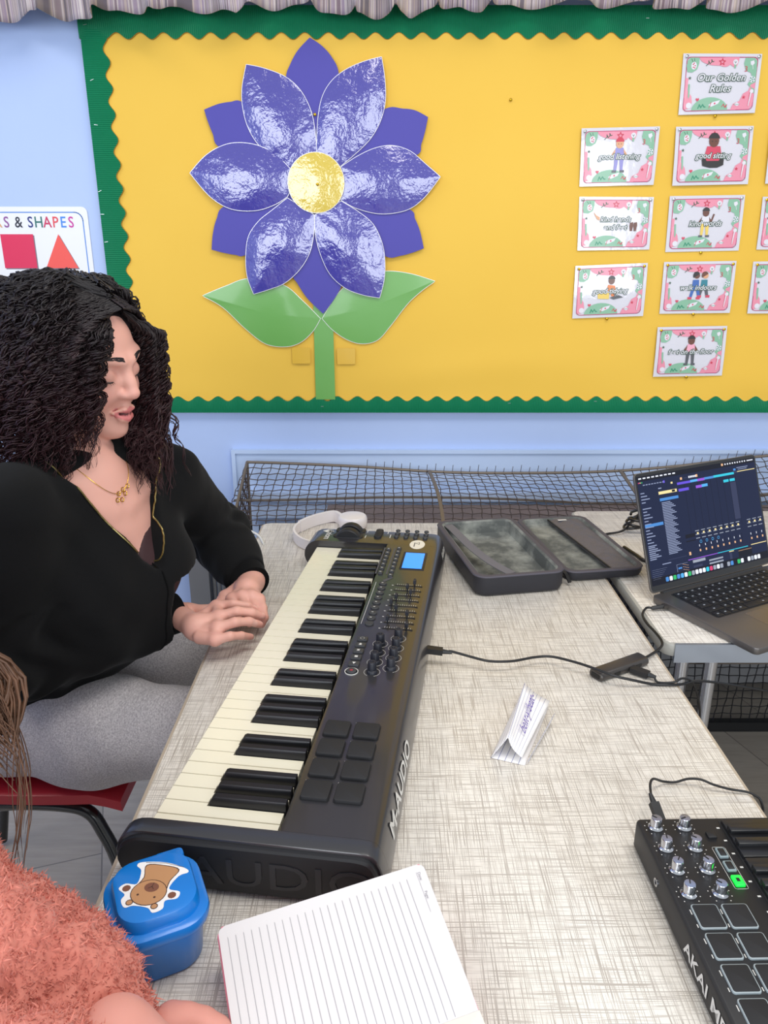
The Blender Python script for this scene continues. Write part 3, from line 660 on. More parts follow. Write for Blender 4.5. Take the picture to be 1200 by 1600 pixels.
# ================================================================== BIG MIDI KEYBOARD
mat('keyboard_plastic', '2B2B30', .42, spec=.5); mat('keyboard_cap', '17181C', .5); mat('white_key', 'EDE6CF', .3, coat=.3); mat('black_key', '15151A', .35, spec=.45)
mat('pad_rubber', '1B1B1E', .7); mat('button_rubber', '34363A', .5); mat('knob_black', '1B1D27', .45); mat('silk_white', 'D5D3CE', .5); mat('silk_dark', '4C4C52', .5)
m = mat('keyboard_panel', '2C2B2E', .3, coat=.35, spec=.6)
m = mat('blue_lcd', '1E86FF', .2, emit=.75)
KT = 8.0*D2R
kb = thing('midi_keyboard', 'big black sixty-one key keyboard controller lying along the long table', 'keyboard', (-.262, .7197, TOP), -KT)
KZ = .070   # top of case above table
Kd, Kl = .272, .985; KY0 = -.036; KY1 = KY0+Kl
def K(u, v, z=None):
    z = KZ if z is None else z; p = atz(u, v, TOP+z); dx, dy = p.x+.262, p.y-.7197
    return (dx*math.cos(KT)-dy*math.sin(KT), dx*math.sin(KT)+dy*math.cos(KT))
# case: control panel body right of keys, full length
def prof(pts, y0, y1, m, b): b.loft([[(x, y0, z) for x, z in pts], [(x, y1, z) for x, z in pts]], m)
def soft(pts, n=5): return [tuple(p)[:2] for p in smooth_path([Vector((a_, c_, 0)) for a_, c_ in pts], n)]
C0_ = -.0105
back = [(.240, KZ), (.250, KZ-.001), (.257, KZ-.0035), (.262, KZ-.009), (.266, KZ-.018), (.270, KZ-.032), (.2725, KZ-.045), (.272, .012), (.266, .004), (.258, .002)]
b = MB(); prof([(.146, .002), (.146, KZ-.012), (.150, KZ-.001), (.154, KZ)]+back, C0_, .868, 'keyboard_panel', b); b.build('control_panel', kb, 35)
b = MB(); b.box(.0, .150, -.0105, .868, .004, .030, 'keyboard_cap'); b.build('key_bed', kb, 0)
# cheeks: rounded block in front plus end caps
def cheek(y0, y1, name, x_front=-.036):
    fr = [(x_front+.030, .002)]+[(x_front+.034+.034*math.cos(a*D2R)*1.0, .036+.034*math.sin(a*D2R)) for a in range(250, 89, -16)]
    pts = fr+[(.1, KZ)]+back
    b = MB(); 
    def L_(e, y): 
        cx, cz = .115, .035
        return [(cx+(x-cx)*(1-e*.9), y, cz+(z-cz)*(1-e*6)) for x, z in pts]
    s = 1 if y1 > y0 else -1
    b.loft([L_(0, y0), L_(0, y1-s*.004), L_(.004, y1-s*.001), L_(.012, y1)], 'keyboard_panel'); b.build(name, kb, 35); return pts
pts = cheek(-.0107, KY0+.004, 'end_block')
b = MB(); cx, cz = .115, .034
ins = [(cx+(x-cx)*.972, cz+(z-cz)*.90) for x, z in pts]
b.loft([[(x, KY0+.004, z) for x, z in ins], [(x, KY0-.0015, z) for x, z in ins], [(cx+(x-cx)*.985, KY0-.004, cz+(z-cz)*.94) for x, z in ins]], 'keyboard_cap'); cap = b.build('end_cap', kb, 30)
b = MB(); mp_ = Matrix(((1, 0, 0, 0), (0, 0, -1, KY0-.0038), (0, 1, 0, 0), (0, 0, 0, 1))); b.M = mp_
mat('embossed_black', '26272C', .35)
b.text('AUDIO', .155, .032, .050, 'embossed_black', z=0, ext=.0010, sx=1.35); b.build('embossed_lettering', cap, 30)
pts = cheek(.8682, KY1-.003, 'end_block')
b = MB(); b.loft([[(x, KY1-.003, z) for x, z in ins], [(x, KY1+.001, z) for x, z in ins]], 'keyboard_cap'); b.build('end_cap', kb, 30)
# keys, near end is the top C
KP = .0243; C0 = -.009; X0 = -.007; KW = KZ-.015
def white_key(i, shape):
    y0 = C0+i*KP+.0005; y1 = C0+(i+1)*KP-.0005; zt = KW
    c0, c1 = shape    # cut at low-y side, cut at high-y side behind x=.048 (fraction of key)
    yb0, yb1 = y0+c0, y1-c1
    pl = [(X0, y0+.001), (X0+.0015, y0), (.048, y0), (.048, yb0), (.142, yb0), (.142, yb1), (.048, yb1), (.048, y1), (X0+.0015, y1), (X0, y1-.001)]
    if c0 == 0: pl.pop(3)
    if c1 == 0: pl = [p for p in pl if not (abs(p[0]-.048) < 1e-6 and p[1] == yb1 and p != (.048, y1))]
    pl = [p for k, p in enumerate(pl) if p != pl[k-1]]
    b = MB(); ez = [(x+(.0012 if x < .001 else 0), y) for x, y in pl]
    b.loft([[(x, y, zt-.020) for x, y in pl], [(x, y, zt-.0012) for x, y in pl], [(x+(.0012 if x < X0+.002 else 0), y+(.0004 if y == min(q[1] for q in pl) else -.0004 if y == max(q[1] for q in pl) else 0), zt) for x, y in pl]], 'white_key')
    o = b.build('white_key', kb, 25)
    return o
# going away from the camera: C, B, A, G, F, E, D, C, B ...
names = ['C']; seq = 'BAGFEDC'
while len(names) < 36: names.append(seq[(len(names)-1) % 7])
BW = .0115
sharp_after = {'B': 1, 'A': 1, 'G': 1, 'E': 1, 'D': 1}   # black key between this key and the next lower one
offs = {'B': .0012, 'A': 0, 'G': -.0012, 'E': .0014, 'D': -.0014}
bl = []
for i, n_ in enumerate(names):
    hi = i > 0 and names[i-1] in sharp_after; lo = n_ in sharp_after and i < 35
    c0 = (BW/2+.0008+offs[names[i-1]]) if hi else 0; c1 = (BW/2+.0008-offs[n_]) if lo else 0
    white_key(i, (c0, c1))
    if lo: bl.append(C0+(i+1)*KP+offs[n_])
for yc in bl:
    b = MB(); z0, z1 = KZ-.030, KZ-.0035; w0, w1 = BW/2, BW/2-.0012
    b.loft([[(.049, yc-w0, z0), (.144, yc-w0, z0), (.144, yc+w0, z0), (.049, yc+w0, z0)],
            [(.0505, yc-w0, z1-.008), (.144, yc-w0, z1-.001), (.144, yc+w0, z1-.001), (.0505, yc+w0, z1-.008)],
            [(.054, yc-w1, z1-.0022), (.144, yc-w1, z1), (.144, yc+w1, z1), (.054, yc+w1, z1-.0022)],
            [(.0575, yc-w1+.0008, z1), (.144, yc-w1+.0008, z1+.0006), (.144, yc+w1-.0008, z1+.0006), (.0575, yc+w1-.0008, z1)]], 'black_key')
    b.build('black_key', kb, 20)
# slot between keys and panel
b = MB(); b.box(.143, .152, C0, .866, .03, KZ-.020, 'keyboard_cap'); b.build('key_slot', kb, 0)
# drum pads
for r in range(4):
    for c in range(2):
        cx = .1755+c*.040; cy = .0585+r*.0415
        b = MB(); b.rbox(cx, cy, .0335, .0325, .0035, KZ-.001, KZ+.0045, 'pad_rubber', .0015); pd = b.build('drum_pad', kb)
        b = MB(); b.rbox(cx, cy, .0355, .0345, .004, KZ-.001, KZ+.0006, 'keyboard_cap', 0); b.build('surround', pd)
        b = MB(); b.box(cx-.0175, cx-.0125, cy+.0185, cy+.0193, KZ, KZ+.0003, 'silk_white'); b.build('printed_mark', pd, 0)
# transport buttons and record
tr = [K(549, 1051), K(554, 1037), K(557, 1026), K(560, 1018), K(563, 1009), K(566, 1000)]
x_t = sum(p[0] for p in tr)/6
ysb = [.332, .3535, .374, .394, .414, .434]
b = MB(); b.lathe([(.0095, 0), (.0095, .0012), (.0105, .0014), (.0105, 0)], 'silk_white', (x_t, ysb[0], KZ), 24); b.lathe([(.0078, 0), (.0078, .0028), (.007, .0033)], 'button_rubber', (x_t, ysb[0], KZ), 24)
mat('record_red', '9C2B33', .4); b.cyl((x_t, ysb[0], KZ+.0033), .0025, .0002, 'record_red', 14); b.build('record_button', kb)
for k in range(5):
    y = ysb[k+1]; b = MB(); b.rbox(x_t, y, .017, .0135, .002, KZ-.001, KZ+.003, 'button_rubber', .001); bt_ = b.build('transport_button', kb)
    b = MB(); z = KZ+.0033
    if k == 0: b.flat([(x_t-.003, y+.003), (x_t+.003, y+.003), (x_t, y-.003)], z, 'silk_white')
    elif k == 1: b.flat([(x_t-.0025, y-.0025), (x_t+.0025, y-.0025), (x_t+.0025, y+.0025), (x_t-.0025, y+.0025)], z, 'silk_white')
    elif k == 2: b.flat([(x_t-.003, y-.002), (x_t+.003, y-.002), (x_t, y+.002)], z, 'silk_white'); b.flat([(x_t-.003, y+.003), (x_t+.003, y+.003), (x_t, y)], z, 'silk_white')
    elif k == 3: b.flat([(x_t-.003, y-.003), (x_t+.003, y-.003), (x_t, y+.0005)], z, 'silk_white'); b.flat([(x_t-.003, y), (x_t+.003, y), (x_t, y+.0035)], z, 'silk_white')
    else: q = ngon(x_t, y, .0033, 16); stroke(b, q+[q[0]], .001, z, 'silk_white')
    b.build('symbol', bt_, 0)
    b = MB(); b.box(x_t-.0135, x_t-.0105, y-.001, y+.0002, KZ, KZ+.0003, 'silk_dark'); b.build('printed_mark', bt_, 0)
# encoders 2 x 4
for c, (xk, y0, y1) in enumerate(((.199, .335, .424), (.226, .350, .445))):
    for r in range(4):
        y = y0+(y1-y0)*r/3
        b = MB(); b.lathe([(.0088, 0), (.0086, .003), (.0078, .0045), (.0070, .005), (.0066, .017), (.0058, .0185), (.0030, .0186), (.0028, .0178)], 'knob_black', (xk, y, KZ), 24)
        kn = b.build('encoder_knob', kb)
        b = MB()
        for k in range(30):
            a0 = 2*math.pi*k/30-1.2
            if k > 25: continue
            b.flat([(xk+r_*math.cos(a_), y+r_*math.sin(a_)) for r_, a_ in ((.0118, a0), (.0126, a0), (.0126, a0+.14), (.0118, a0+.14))], KZ+.0003, 'silk_white')
        b.build('printed_ring', kn, 0)
# faders: 9 slots running across the panel
fy0, fy1 = .478, .655
caps = [.93, .88, .32, .8, .25, .33, .22, .55, .68]
caps = [.80, .12, .72, .30, .08, .20, .66, .50, .72]
for r in range(9):
    y = fy0+(fy1-fy0)*r/8; xa, xb = .194, .246
    b = MB(); b.box(xa, xb, y-.0016, y+.0016, KZ, KZ+.0006, 'keyboard_cap'); sl = b.build('fader_slot', kb, 0)
    b = MB()
    for k in range(12):
        x = xa+.004+(xb-xa-.008)*k/11; b.box(x-.0003, x+.0003, y+.0032, y+.0082 if k % 5 == 0 else y+.0068, KZ, KZ+.0003, 'silk_white')
    b.box(xa-.006, xa-.003, y-.0008, y+.0008, KZ, KZ+.0003, 'silk_white'); b.build('scale', sl, 0)
    xc = xa+(xb-xa)*caps[r]
    b = MB(); b.loft([[(xc-w, y-d, KZ+z), (xc+w, y-d, KZ+z), (xc+w, y+d, KZ+z), (xc-w, y+d, KZ+z)] for z, w, d in ((.001, .0012, .002), (.006, .0014, .002), (.007, .0030, .0052), (.0135, .0022, .0048), (.0145, .0012, .004))], 'knob_black'); b.build('fader_cap', sl, 30)
# round mute buttons beside the faders
for r in range(9):
    y = .4905+(.6585-.4905)*r/8; x = .1700
    b = MB(); b.lathe([(.0078, 0), (.0078, .0015), (.0070, .0024), (.0004, .0026)], 'button_rubber', (x, y, KZ), 20); bb_ = b.build('round_button', kb)
    if r: b = MB(); b.box(x-.0025, x+.001, y-.0008, y+.0008, KZ+.0027, KZ+.0029, 'silk_white'); b.build('symbol', bb_, 0)
b = MB(); b.box(.1555, .1562, .49, .665, KZ, KZ+.0003, 'silk_white'); b.build('printed_line', kb, 0)
# two columns of function buttons with grey strips
for c, xk in enumerate((.1575, .1790)):
    b = MB(); b.box(xk-.0105, xk-.0072, .705, .845, KZ, KZ+.0004, 'silk_dark'); b.build('label_strip', kb, 0)
    for r in range(7 if c == 0 else 8):
        y = .704+r*.0205 + (.006 if c == 0 else -.006)
        b = MB(); b.rbox(xk, y, .0095, .0128, .002, KZ-.001, KZ+.0032, 'button_rubber', .001); bb_ = b.build('function_button', kb)
        b = MB(); b.box(xk-.002, xk+.002, y-.0008, y+.0008, KZ+.0033, KZ+.0035, 'silk_white'); b.build('symbol', bb_, 0)
b = MB(); b.flat([(.166, .675), (.172, .668), (.186, .688), (.183, .694)], KZ+.0004, 'silk_dark'); b.build('label_strip', kb, 0)
# screen
sx0, sx1, sy0, sy1 = .1965, .2365, .738, .820
b = MB(); b.rbox((sx0+sx1)/2, (sy0+sy1)/2, sx1-sx0+.010, sy1-sy0+.010, .002, KZ-.001, KZ+.0012, 'keyboard_cap', .0006); sc = b.build('screen_frame', kb)
b = MB(); b.box(sx0, sx1, sy0, sy1, KZ+.0012, KZ+.0016, 'blue_lcd'); b.build('blue_screen', sc, 0)
# white oval sticker
mat('sticker_white', 'E6DFCF', .5)
b = MB(); sx_, sy_ = K(652, 851); b.prism(ngon(sx_, sy_, .0165, 30, 0, .026), KZ, KZ+.0004, 'sticker_white'); st = b.build('round_sticker', kb, 0)
b = MB(); z = KZ+.0006; tri = [(sx_+.004, sy_+.012), (sx_-.004, sy_+.006), (sx_+.004, sy_)]; stroke(b, tri+[tri[0]], .0012, z, 'silk_dark'); b.box(sx_-.007, sx_-.005, sy_-.014, sy_+.010, z-.0001, z, 'silk_dark'); b.build('printed_mark', st, 0)
# number pad buttons far end (ball buttons)
for c in range(4):
    for r in range(3):
        x = .1640+c*.0215; y = .912+r*.0185
        b = MB(); b.lathe([(.0054, 0), (.0054, .002), (.0046, .0034), (.003, .0041), (.0006, .0043)], 'button_rubber', (x, y, KZ), 16); b.build('round_button', kb)
b = MB(); b.box(.1495, .1512, .905, .925, KZ, KZ+.0003, 'silk_white'); b.box(.1300+.012, .1315+.012, .93, .945, KZ, KZ+.0003, 'silk_white'); b.build('printed_line', kb, 0)
b = MB(); b.rbox(.123, .925, .017, .052, .007, KZ-.001, KZ+.004, 'pad_rubber', .002); rk = b.build('octave_rocker', kb)
b = MB(); b.box(.1155, .1305, .924, .926, KZ+.0038, KZ+.0043, 'keyboard_cap'); b.build('rocker_gap', rk, 0)
# wheels: discs standing half above the case, axis along local y
for yw in (.905, .940):
    b = MB(); cxw = .057; prof_ = [(0.001, -.011), (.027, -.011), (.029, -.009), (.030, -.004), (.0296, 0), (.030, .004), (.029, .009), (.027, .011), (.001, .011)]
    n = 40; loops = [[(cxw+r_*math.cos(2*math.pi*k/n), yw+h_, KZ-.012+r_*math.sin(2*math.pi*k/n)) for k in range(n)] for r_, h_ in prof_]
    b.loft(loops, 'keyboard_cap'); wh = b.build('pitch_wheel' if yw > .92 else 'modulation_wheel', kb)
    b = MB(); b.rbox(cxw, yw, .068, .029, .010, KZ-.001, KZ+.0015, 'keyboard_cap', .001); b.build('wheel_slot', wh)
    b = MB(); b.box(.095, .0965, yw-.008, yw+.008, KZ, KZ+.0003, 'silk_white'); b.build('printed_mark', wh, 0)
# small printed logo on the far cheek: readable facing the player
b = MB(); b.M = Matrix.Translation((.006, .918, KZ+.0004)) @ Matrix.Rotation(-math.pi/2, 4, 'Z')
b.text('Axiom', .012, .006, .021, 'silk_white', offset=.0003); b.flat([(-.022, -.0), (-.010, .012), (.0, 0), (-.010, -.012)], 0, 'silk_white'); b.text('61', -.022, .005, .016, 'silk_white'); b.build('model_logo', kb, 0)
# M-AUDIO lettering down the sloping back
nx1, nz1 = .2705, .262
slope = Vector((.2715-.2655, 0, (KZ-.040)-(KZ-.016))).normalized(); nrm = Vector((-slope.z, 0, slope.x)).normalized()
if nrm.x < 0: nrm = -nrm
def backtext(s, y, size, parent, sx):
    b = MB(); o_ = Vector((.2688, y, KZ-.0275))+nrm*.0008
    b.M = Matrix(((0, -slope.x, nrm.x, o_.x), (1, 0, 0, o_.y), (0, -slope.z, nrm.z, o_.z), (0, 0, 0, 1)))
    b.text(s, 0, 0, size, 'silk_white', offset=.0007, sx=sx); return b.build('brand_lettering', parent, 0)
backtext('M-AUDIO', .118, .030, kb, 1.35); backtext('Axiom', .905, .022, kb, 1.0)

# ================================================================== cables and plugs on the long table
mat('black_cable', '131316', .42); mat('plug_plastic', '1A1A1C', .5); mat('hub_grey', '55514F', .35, metal=.7); mat('white_cable', 'DEDDD8', .5)
def cable(name, pts, r, label, m='black_cable', cat='cable', n=8, group=None):
    b = MB(); b.tube(smooth_path(pts, n), r, m, 8); return tag(b.build(name, None, 60), label, cat, group)
Tz = TOP
p0 = atz(668, 1015, .748); e0 = atz(700, 1019, .745)
d0 = (e0-p0).normalized()
c = thing('usb_cable', 'thin black cable from the big keyboard trailing across the table past the hub', 'cable', (0, 0, 0))
b = MB(); pp = [p0-d0*.004, p0+d0*.026]; b.ribbon(pp, .013, .010, 'plug_plastic'); b.tube([p0+d0*.026, p0+d0*.030, p0+d0*.042], [.0045, .004, .0028], 'plug_plastic', 8); b.build('plug', c, 30)
cp = [p0+d0*.035, atz(706, 1018, .745), atz(735, 1026, .742), atz(765, 1033, .740), atz(800, 1033, .738), atz(835, 1027, .736), atz(862, 1026, .736), atz(900, 1035, .738), atz(930, 1045, .740), atz(960, 1056, .739), atz(990, 1063, .733), atz(1020, 1069, .7235), atz(1050, 1070, .7235), atz(1066, 1069, .722), atz(1090, 1064, .715), atz(1130, 1068, .69), atz(1200, 1080, .64), atz(1280, 1095, .60)]; q_ = cp[-1]; cp += [q_+Vector((.10, -.02, -.12)), q_+Vector((.14, -.03, -.40)), Vector((q_.x+.16, q_.y-.05, .004)), Vector((q_.x+.30, q_.y-.08, .004))]
b = MB(); b.tube(smooth_path(cp, 8), .0023, 'black_cable', 8); b.build('cord', c, 60)
# hub
h0, h1 = atz(933, 1053, .729), atz(1002, 1028, .729); dh = (h1-h0); dh.z = 0
hb = thing('usb_hub', 'small grey metal hub near the right edge of the long table', 'hub', ((h0.x+h1.x)/2, (h0.y+h1.y)/2, TOP), math.atan2(dh.y, dh.x))
L_h = .112
b = MB(); lp = lambda e, x: [(x, y*(1-e), .0075+(z-.0075)*(1-e)) for y, z in [(q[0], q[1]) for q in rrect(0, .0075, .030, .0145, .007, 5)]]
b.loft([lp(.12, -L_h/2), lp(0, -L_h/2+.002), lp(0, L_h/2-.002), lp(.12, L_h/2)], 'hub_grey'); b.build('body', hb, 30)
b = MB(); b.rbox(0, .0075, .020, .008, .0015, 0, .001, 'black_rubber', 0); b.M = Matrix(((0, 0, -1, 0), (1, 0, 0, 0), (0, 1, 0, 0), (0, 0, 0, 1)))
b2 = MB(); b2.M = Matrix(((0, 0, -1, -L_h/2+.0005), (1, 0, 0, 0), (0, 1, 0, 0), (0, 0, 0, 1))); b2.rbox(0, .0075, .018, .007, .0012, 0, .0012, 'black_rubber', 0); b2.build('end_port', hb, 0)
for xs in (-.02, .03):
    b = MB(); b.box(xs-.0065, xs+.0065, -.0155, -.0145, .0045, .0105, 'black_rubber'); b.build('side_port', hb, 0)
b = MB(); q0 = atz(985, 1046, .730); 
hx = Vector((math.cos(math.atan2(dh.y, dh.x)), math.sin(math.atan2(dh.y, dh.x)), 0)); hy = Vector((-hx.y, hx.x, 0)); hc = Vector(((h0.x+h1.x)/2, (h0.y+h1.y)/2, TOP))
s0 = hc+hx*.012-hy*.015+Vector((0, 0, .0075)); sd = (hx*.35-hy).normalized()
c2 = thing('usb_cable', 'short black cable plugged into the side of the grey hub, dropping over the table edge', 'cable', (0, 0, 0))
b = MB(); b.ribbon([s0, s0+sd*.030], .0145, .0085, 'plug_plastic'); b.tube([s0+sd*.030, s0+sd*.042], [.0048, .0028], 'plug_plastic', 8); b.build('plug', c2, 30)
cp = [s0+sd*.040, atz(1028, 1066, .7235), atz(1052, 1066, .729), atz(1066, 1060, .732), atz(1080, 1064, .72), atz(1088, 1080, .69), atz(1093, 1105, .64), atz(1092, 1135, .58), atz(1080, 1180, .48)]; q_ = cp[-1]; cp += [Vector((q_.x-.01, q_.y-.02, .25)), Vector((q_.x, q_.y-.03, .004)), Vector((q_.x+.10, q_.y-.08, .004))]
b = MB(); b.tube(smooth_path(cp, 8), .0019, 'black_cable', 8); b.build('cord', c2, 60)
# cable from laptop to hub
lx = thing('hub_lead', 'short black lead from the laptop side looping down to the grey hub', 'cable', (0, 0, 0))
j0 = hc+hx*(L_h/2)+Vector((0, 0, .0075)); l0 = atz(1040, 947, .729); l1 = atz(1020, 950, .727)
b = MB(); cp = [j0, j0+hx*.014, atz(1032, 1012, .7225), atz(1034, 1002, .7225), atz(1024, 988, .7225), atz(1010, 973, .7225), atz(1004, 960, .724), atz(1010, 950, .727), l1]
b.tube(smooth_path(cp, 8), .0024, 'black_cable', 8); b.build('cord', lx, 60)
b = MB(); dl = (l0-l1).normalized(); b.tube([l1-dl*.004, l1, l0-dl*.004], [.0024, .0042, .0045], 'plug_plastic', 10); b.ribbon([l0-dl*.006, l0+dl*.010], .012, .007, 'hub_grey'); b.build('plug', lx, 30)

# ================================================================== headphones
mat('headphone_white', 'E4DEDF', .35, coat=.2); mat('headphone_cushion', 'CFC8C8', .6); mat('print_soft_grey', 'A9A5AA', .5)
ht = thing('headphones', 'white over-ear headphones lying behind the far end of the keyboard', 'headphones', (0, 0, 0))
ce = atz(551, 806, TOP+.03)
b = MB(); b.lathe([(.030, .006), (.036, .009), (.0375, .016), (.0375, .022), (.036, .028), (.0335, .031), (.022, .0325), (.001, .033)], 'headphone_white', (ce.x, ce.y, TOP), 36); b.build('ear_cup', ht)
b = MB(); b.lathe([(.028, 0), (.034, .001), (.036, .004), (.035, .0085), (.03, .009)], 'headphone_cushion', (ce.x, ce.y, TOP+.0002), 36); b.build('ear_cushion', ht)
bp_ = [ce+Vector((-.030, .012, -.012)), atz(522, 805, TOP+.018), atz(500, 809, TOP+.018), atz(483, 815, TOP+.017), atz(468, 823, TOP+.015), atz(460, 833, TOP+.013), atz(462, 842, TOP+.012), atz(472, 850, TOP+.012), atz(488, 855, TOP+.012), atz(508, 855, TOP+.012)]
for p in bp_: p.z = TOP+.0155
b = MB(); b.ribbon(smooth_path(bp_[3:], 6), .0055, .025, 'headphone_white'); b.build('headband', ht, 30)
b = MB(); b.ribbon(smooth_path(bp_[:5], 6), .0085, .029, 'headphone_white'); arm = b.build('yoke_arm', ht, 30)
e2_ = bp_[-1]+Vector((.018, .006, 0))
b = MB(); b.lathe([(.034, 0), (.036, .004), (.036, .020), (.033, .026), (.001, .028)], 'headphone_white', (e2_.x+.012, e2_.y+.052, TOP+.0002), 32); b.build('ear_cup', ht)

# white cable end near the table corner
cable('white_lead', [atz(352, 824, .70), atz(372, 822, .735), atz(392, 830, .728), atz(405, 838, TOP+.003), atz(412, 850, TOP+.003)], .003, 'thin white lead at the far left corner of the long table', 'white_cable')

# ================================================================== open hard case
mat('case_shell', '24242B', .55, bump=(400, .2, .0006)); mat('case_rim', '4B4852', .6); m = mat('case_lining', '4A4B49', .85); nt, bb, N, L = nodes(m)
L(mixcol(nt, ramp(nt, noise(nt, 14, 5, rough=.65), [(.42, 0.), (.66, 1.)]), '575A58', '969891'), bb.inputs['Base Color']); mat('elastic_grey', '6A686E', .7); mat('mesh_pocket', '5C5960', .5, bump=(22, .9, .010)); mat('zip_black', '121214', .5)
cs = thing('hard_case', 'open charcoal hard-shell zip case beside the keyboard', 'case', (0, 0, 0))
def shell(cx, cy, rz, w, d, h, parent, name, deep):
    M_ = Matrix.Translation((cx, cy, TOP)) @ Matrix.Rotation(rz, 4, 'Z')
    def lp(e, z): return [(x, y, z) for x, y in rrect(0, 0, w-2*e, d-2*e, .028-min(e, .02)*.7, 6)]
    b = MB(); b.M = M_; b.loft([lp(.010, .0003), lp(.003, .004), lp(0, .012), lp(0, h-.004)], 'case_shell', True, False)
    b.loft([lp(0, h-.004), lp(-.0015, h-.002), lp(0, h), lp(.006, h+.001), lp(.010, h)], 'case_rim', False, False)
    b.loft([lp(.010, h), lp(.014, h-.004), lp(.016, h-deep+.004), lp(.022, h-deep), lp(.05, h-deep-.0)], 'case_lining', False, True)
    return b.build(name, parent, 40), M_
ca, Ma = shell(.2530, 1.6180, 10.5*D2R, .196, .345, .046, cs, 'case_base', .036)
cb, Mb_ = shell(.4530, 1.6950, 9*D2R, .182, .350, .024, cs, 'case_lid', .016)
b = MB(); b.M = Ma; pts = [(-.070, .155, .041), (-.064, .12, .0395), (-.058, .05, .0385), (-.050, -.02, .0385), (-.036, -.09, .039), (-.018, -.155, .042)]
b.ribbon(smooth_path(pts, 5), .022, .0016, 'elastic_grey'); b.build('elastic_strap', ca, 40)
b = MB(); b.M = Mb_; n = 14; vs = []; fs = []
for j in range(n+1):
    for i in range(n+1):
        q, w_ = i/n, j/n; x_l = .016-.024*w_; x = x_l+(.080-x_l)*q; y = -.162+.324*w_
        vs.append((x, y, .0155+.0085*math.sin(math.pi*q)**.5*(.8+.2*math.sin(w_*18+q*9))))
for j in range(n):
    for i in range(n): a = j*(n+1)+i; fs.append((a, a+1, a+n+2, a+n+1))
b.add(vs, fs, 'mesh_pocket'); b.build('mesh_pocket', cb, 180)
b = MB(); b.M = Mb_; b.tube(smooth_path([(.016-.024*k/6, -.162+.324*k/6, .020) for k in range(7)], 3), .0022, 'zip_black', 6); b.build('pocket_hem', cb)
mat('care_label', 'D8D6D2', .6)
b = MB(); b.M = Mb_; b.box(.012, .034, .140, .148, .0245, .0250, 'care_label'); b.build('white_label', cb, 0)
b = MB(); b.M = Ma; b.ribbon([(.1035, -.12, .030), (.112, -.135, .022), (.116, -.150, .008)], .008, .003, 'zip_black'); b.build('zip_pull', ca, 0)
b = MB(); b.M = Ma; b.box(.098, .108, -.10, .13, .018, .024, 'case_shell'); b.build('hinge', ca, 0)

# ================================================================== tangled cables behind laptop
mat('glossy_cable', '16161A', .3)
for k, lab in enumerate(('coiled black charger cable bundled on the table left of the laptop',)):
    b = MB(); c0 = atz(985, 822, TOP+.01); pts = []
    for i in range(60):
        a_ = i*.36; rr = .030+.012*math.sin(i*.7); pts.append((c0.x+.03+rr*1.5*math.cos(a_), c0.y+rr*.9*math.sin(a_), TOP+.006+.012*abs(math.sin(i*.31))+.0004*i))
    b.tube(smooth_path(pts, 3), .0035, 'glossy_cable', 6); tag(b.build('charger_cable', None, 60), lab, 'cable')
cable('charger_lead', [atz(925, 838, TOP+.004), atz(950, 834, TOP+.004), atz(975, 828, TOP+.012), atz(995, 806, TOP+.03), atz(1010, 800, TOP+.03)], .003, 'black lead arching up from the cable bundle behind the laptop', 'glossy_cable')
cable('power_lead', [atz(975, 855, TOP+.004), atz(995, 868, TOP+.004), atz(1008, 876, TOP+.004), atz(1040, 880, TOP+.004)], .0045, 'thick black lead passing under the laptop beside the case lid', 'glossy_cable')

# ================================================================== laptop
mat('space_grey', '74706E', .36, metal=.75); mat('laptop_black', '0B0B10', .12, coat=.6); mat('keycap_black', '14151B', .5); mat('legend_white', '9AA0AA', .5); mat('trackpad_grey', '6A6563', .25, metal=.6)
lt = thing('laptop', 'open dark grey laptop showing a music program on its screen', 'laptop', (.5404, 1.4122, TOP), math.atan2(.452, .892))
LW, LD = .356, .248
b = MB(); b.rbox(LW/2, -LD/2, LW, LD, .010, .0012, .0155, 'space_grey', .0012, 5, .004); b.build('base', lt)
b = MB(); b.rbox(LW/2, -.073, .282, .118, .004, .0150, .0157, 'keycap_black', 0); well = b.build('keyboard_well', lt)
rows = [[1.0]*14, [1]*13+[1.5], [1.5]+[1]*13, [1.8]+[1]*11+[1.8], [2.35]+[1]*10+[2.35], [1, 1, 1, 1.25, 5.2, 1.25, 1, 1, 1]]
for r, rw in enumerate(rows):
    y = -.0225-r*.0195; tot = sum(rw); x = .041; sc_ = .274/tot
    for kx_, w_ in enumerate(rw):
        ww = w_*sc_; b = MB(); b.rbox(x+ww/2, y, ww-.0028, .0168 if r else .0150, .002, .0155, .0170, 'keycap_black', .0004, 2); kc = b.build('keycap', lt)
        b = MB(); b.box(x+ww/2-.0022, x+ww/2+.0022, y-.0012, y+.0016, .0170, .01715, 'legend_white'); b.build('legend', kc, 0); x += ww
b = MB(); b.rbox(LW/2, -.190, .160, .098, .004, .0153, .01570, 'trackpad_grey', 0); b.build('trackpad', lt)
TILT = 20*D2R
lid_e = bpy.data.objects.new('lid', None)
SM = Matrix.Translation((0, 0, .017)) @ Matrix.Rotation(math.pi/2-TILT, 4, 'X')   # x along width, y up the lid, z towards viewer
b = MB(); b.M = SM; b.rbox(LW/2, .247/2, LW, .245, .010, -.0045, 0, 'space_grey', .001, 5, .001); ld = b.build('lid', lt); bpy.data.objects.remove(lid_e)
b = MB(); b.M = SM; b.rbox(LW/2, .247/2+.001, LW-.003, .2405, .009, 0, .0006, 'laptop_black', 0, 5); b.build('bezel', ld)
b = MB(); b.M = Matrix.Translation((0, 0, .0)); b.tube([(.03, .001, .0135), (LW-.03, .001, .0135)], .0052, 'laptop_black', 10); b.build('hinge', lt)
SW, SH = .345, .2235; sx0_, sy0_ = (LW-SW)/2, .0155
b = MB(); b.M = SM @ Matrix.Translation((sx0_, sy0_, .0008))
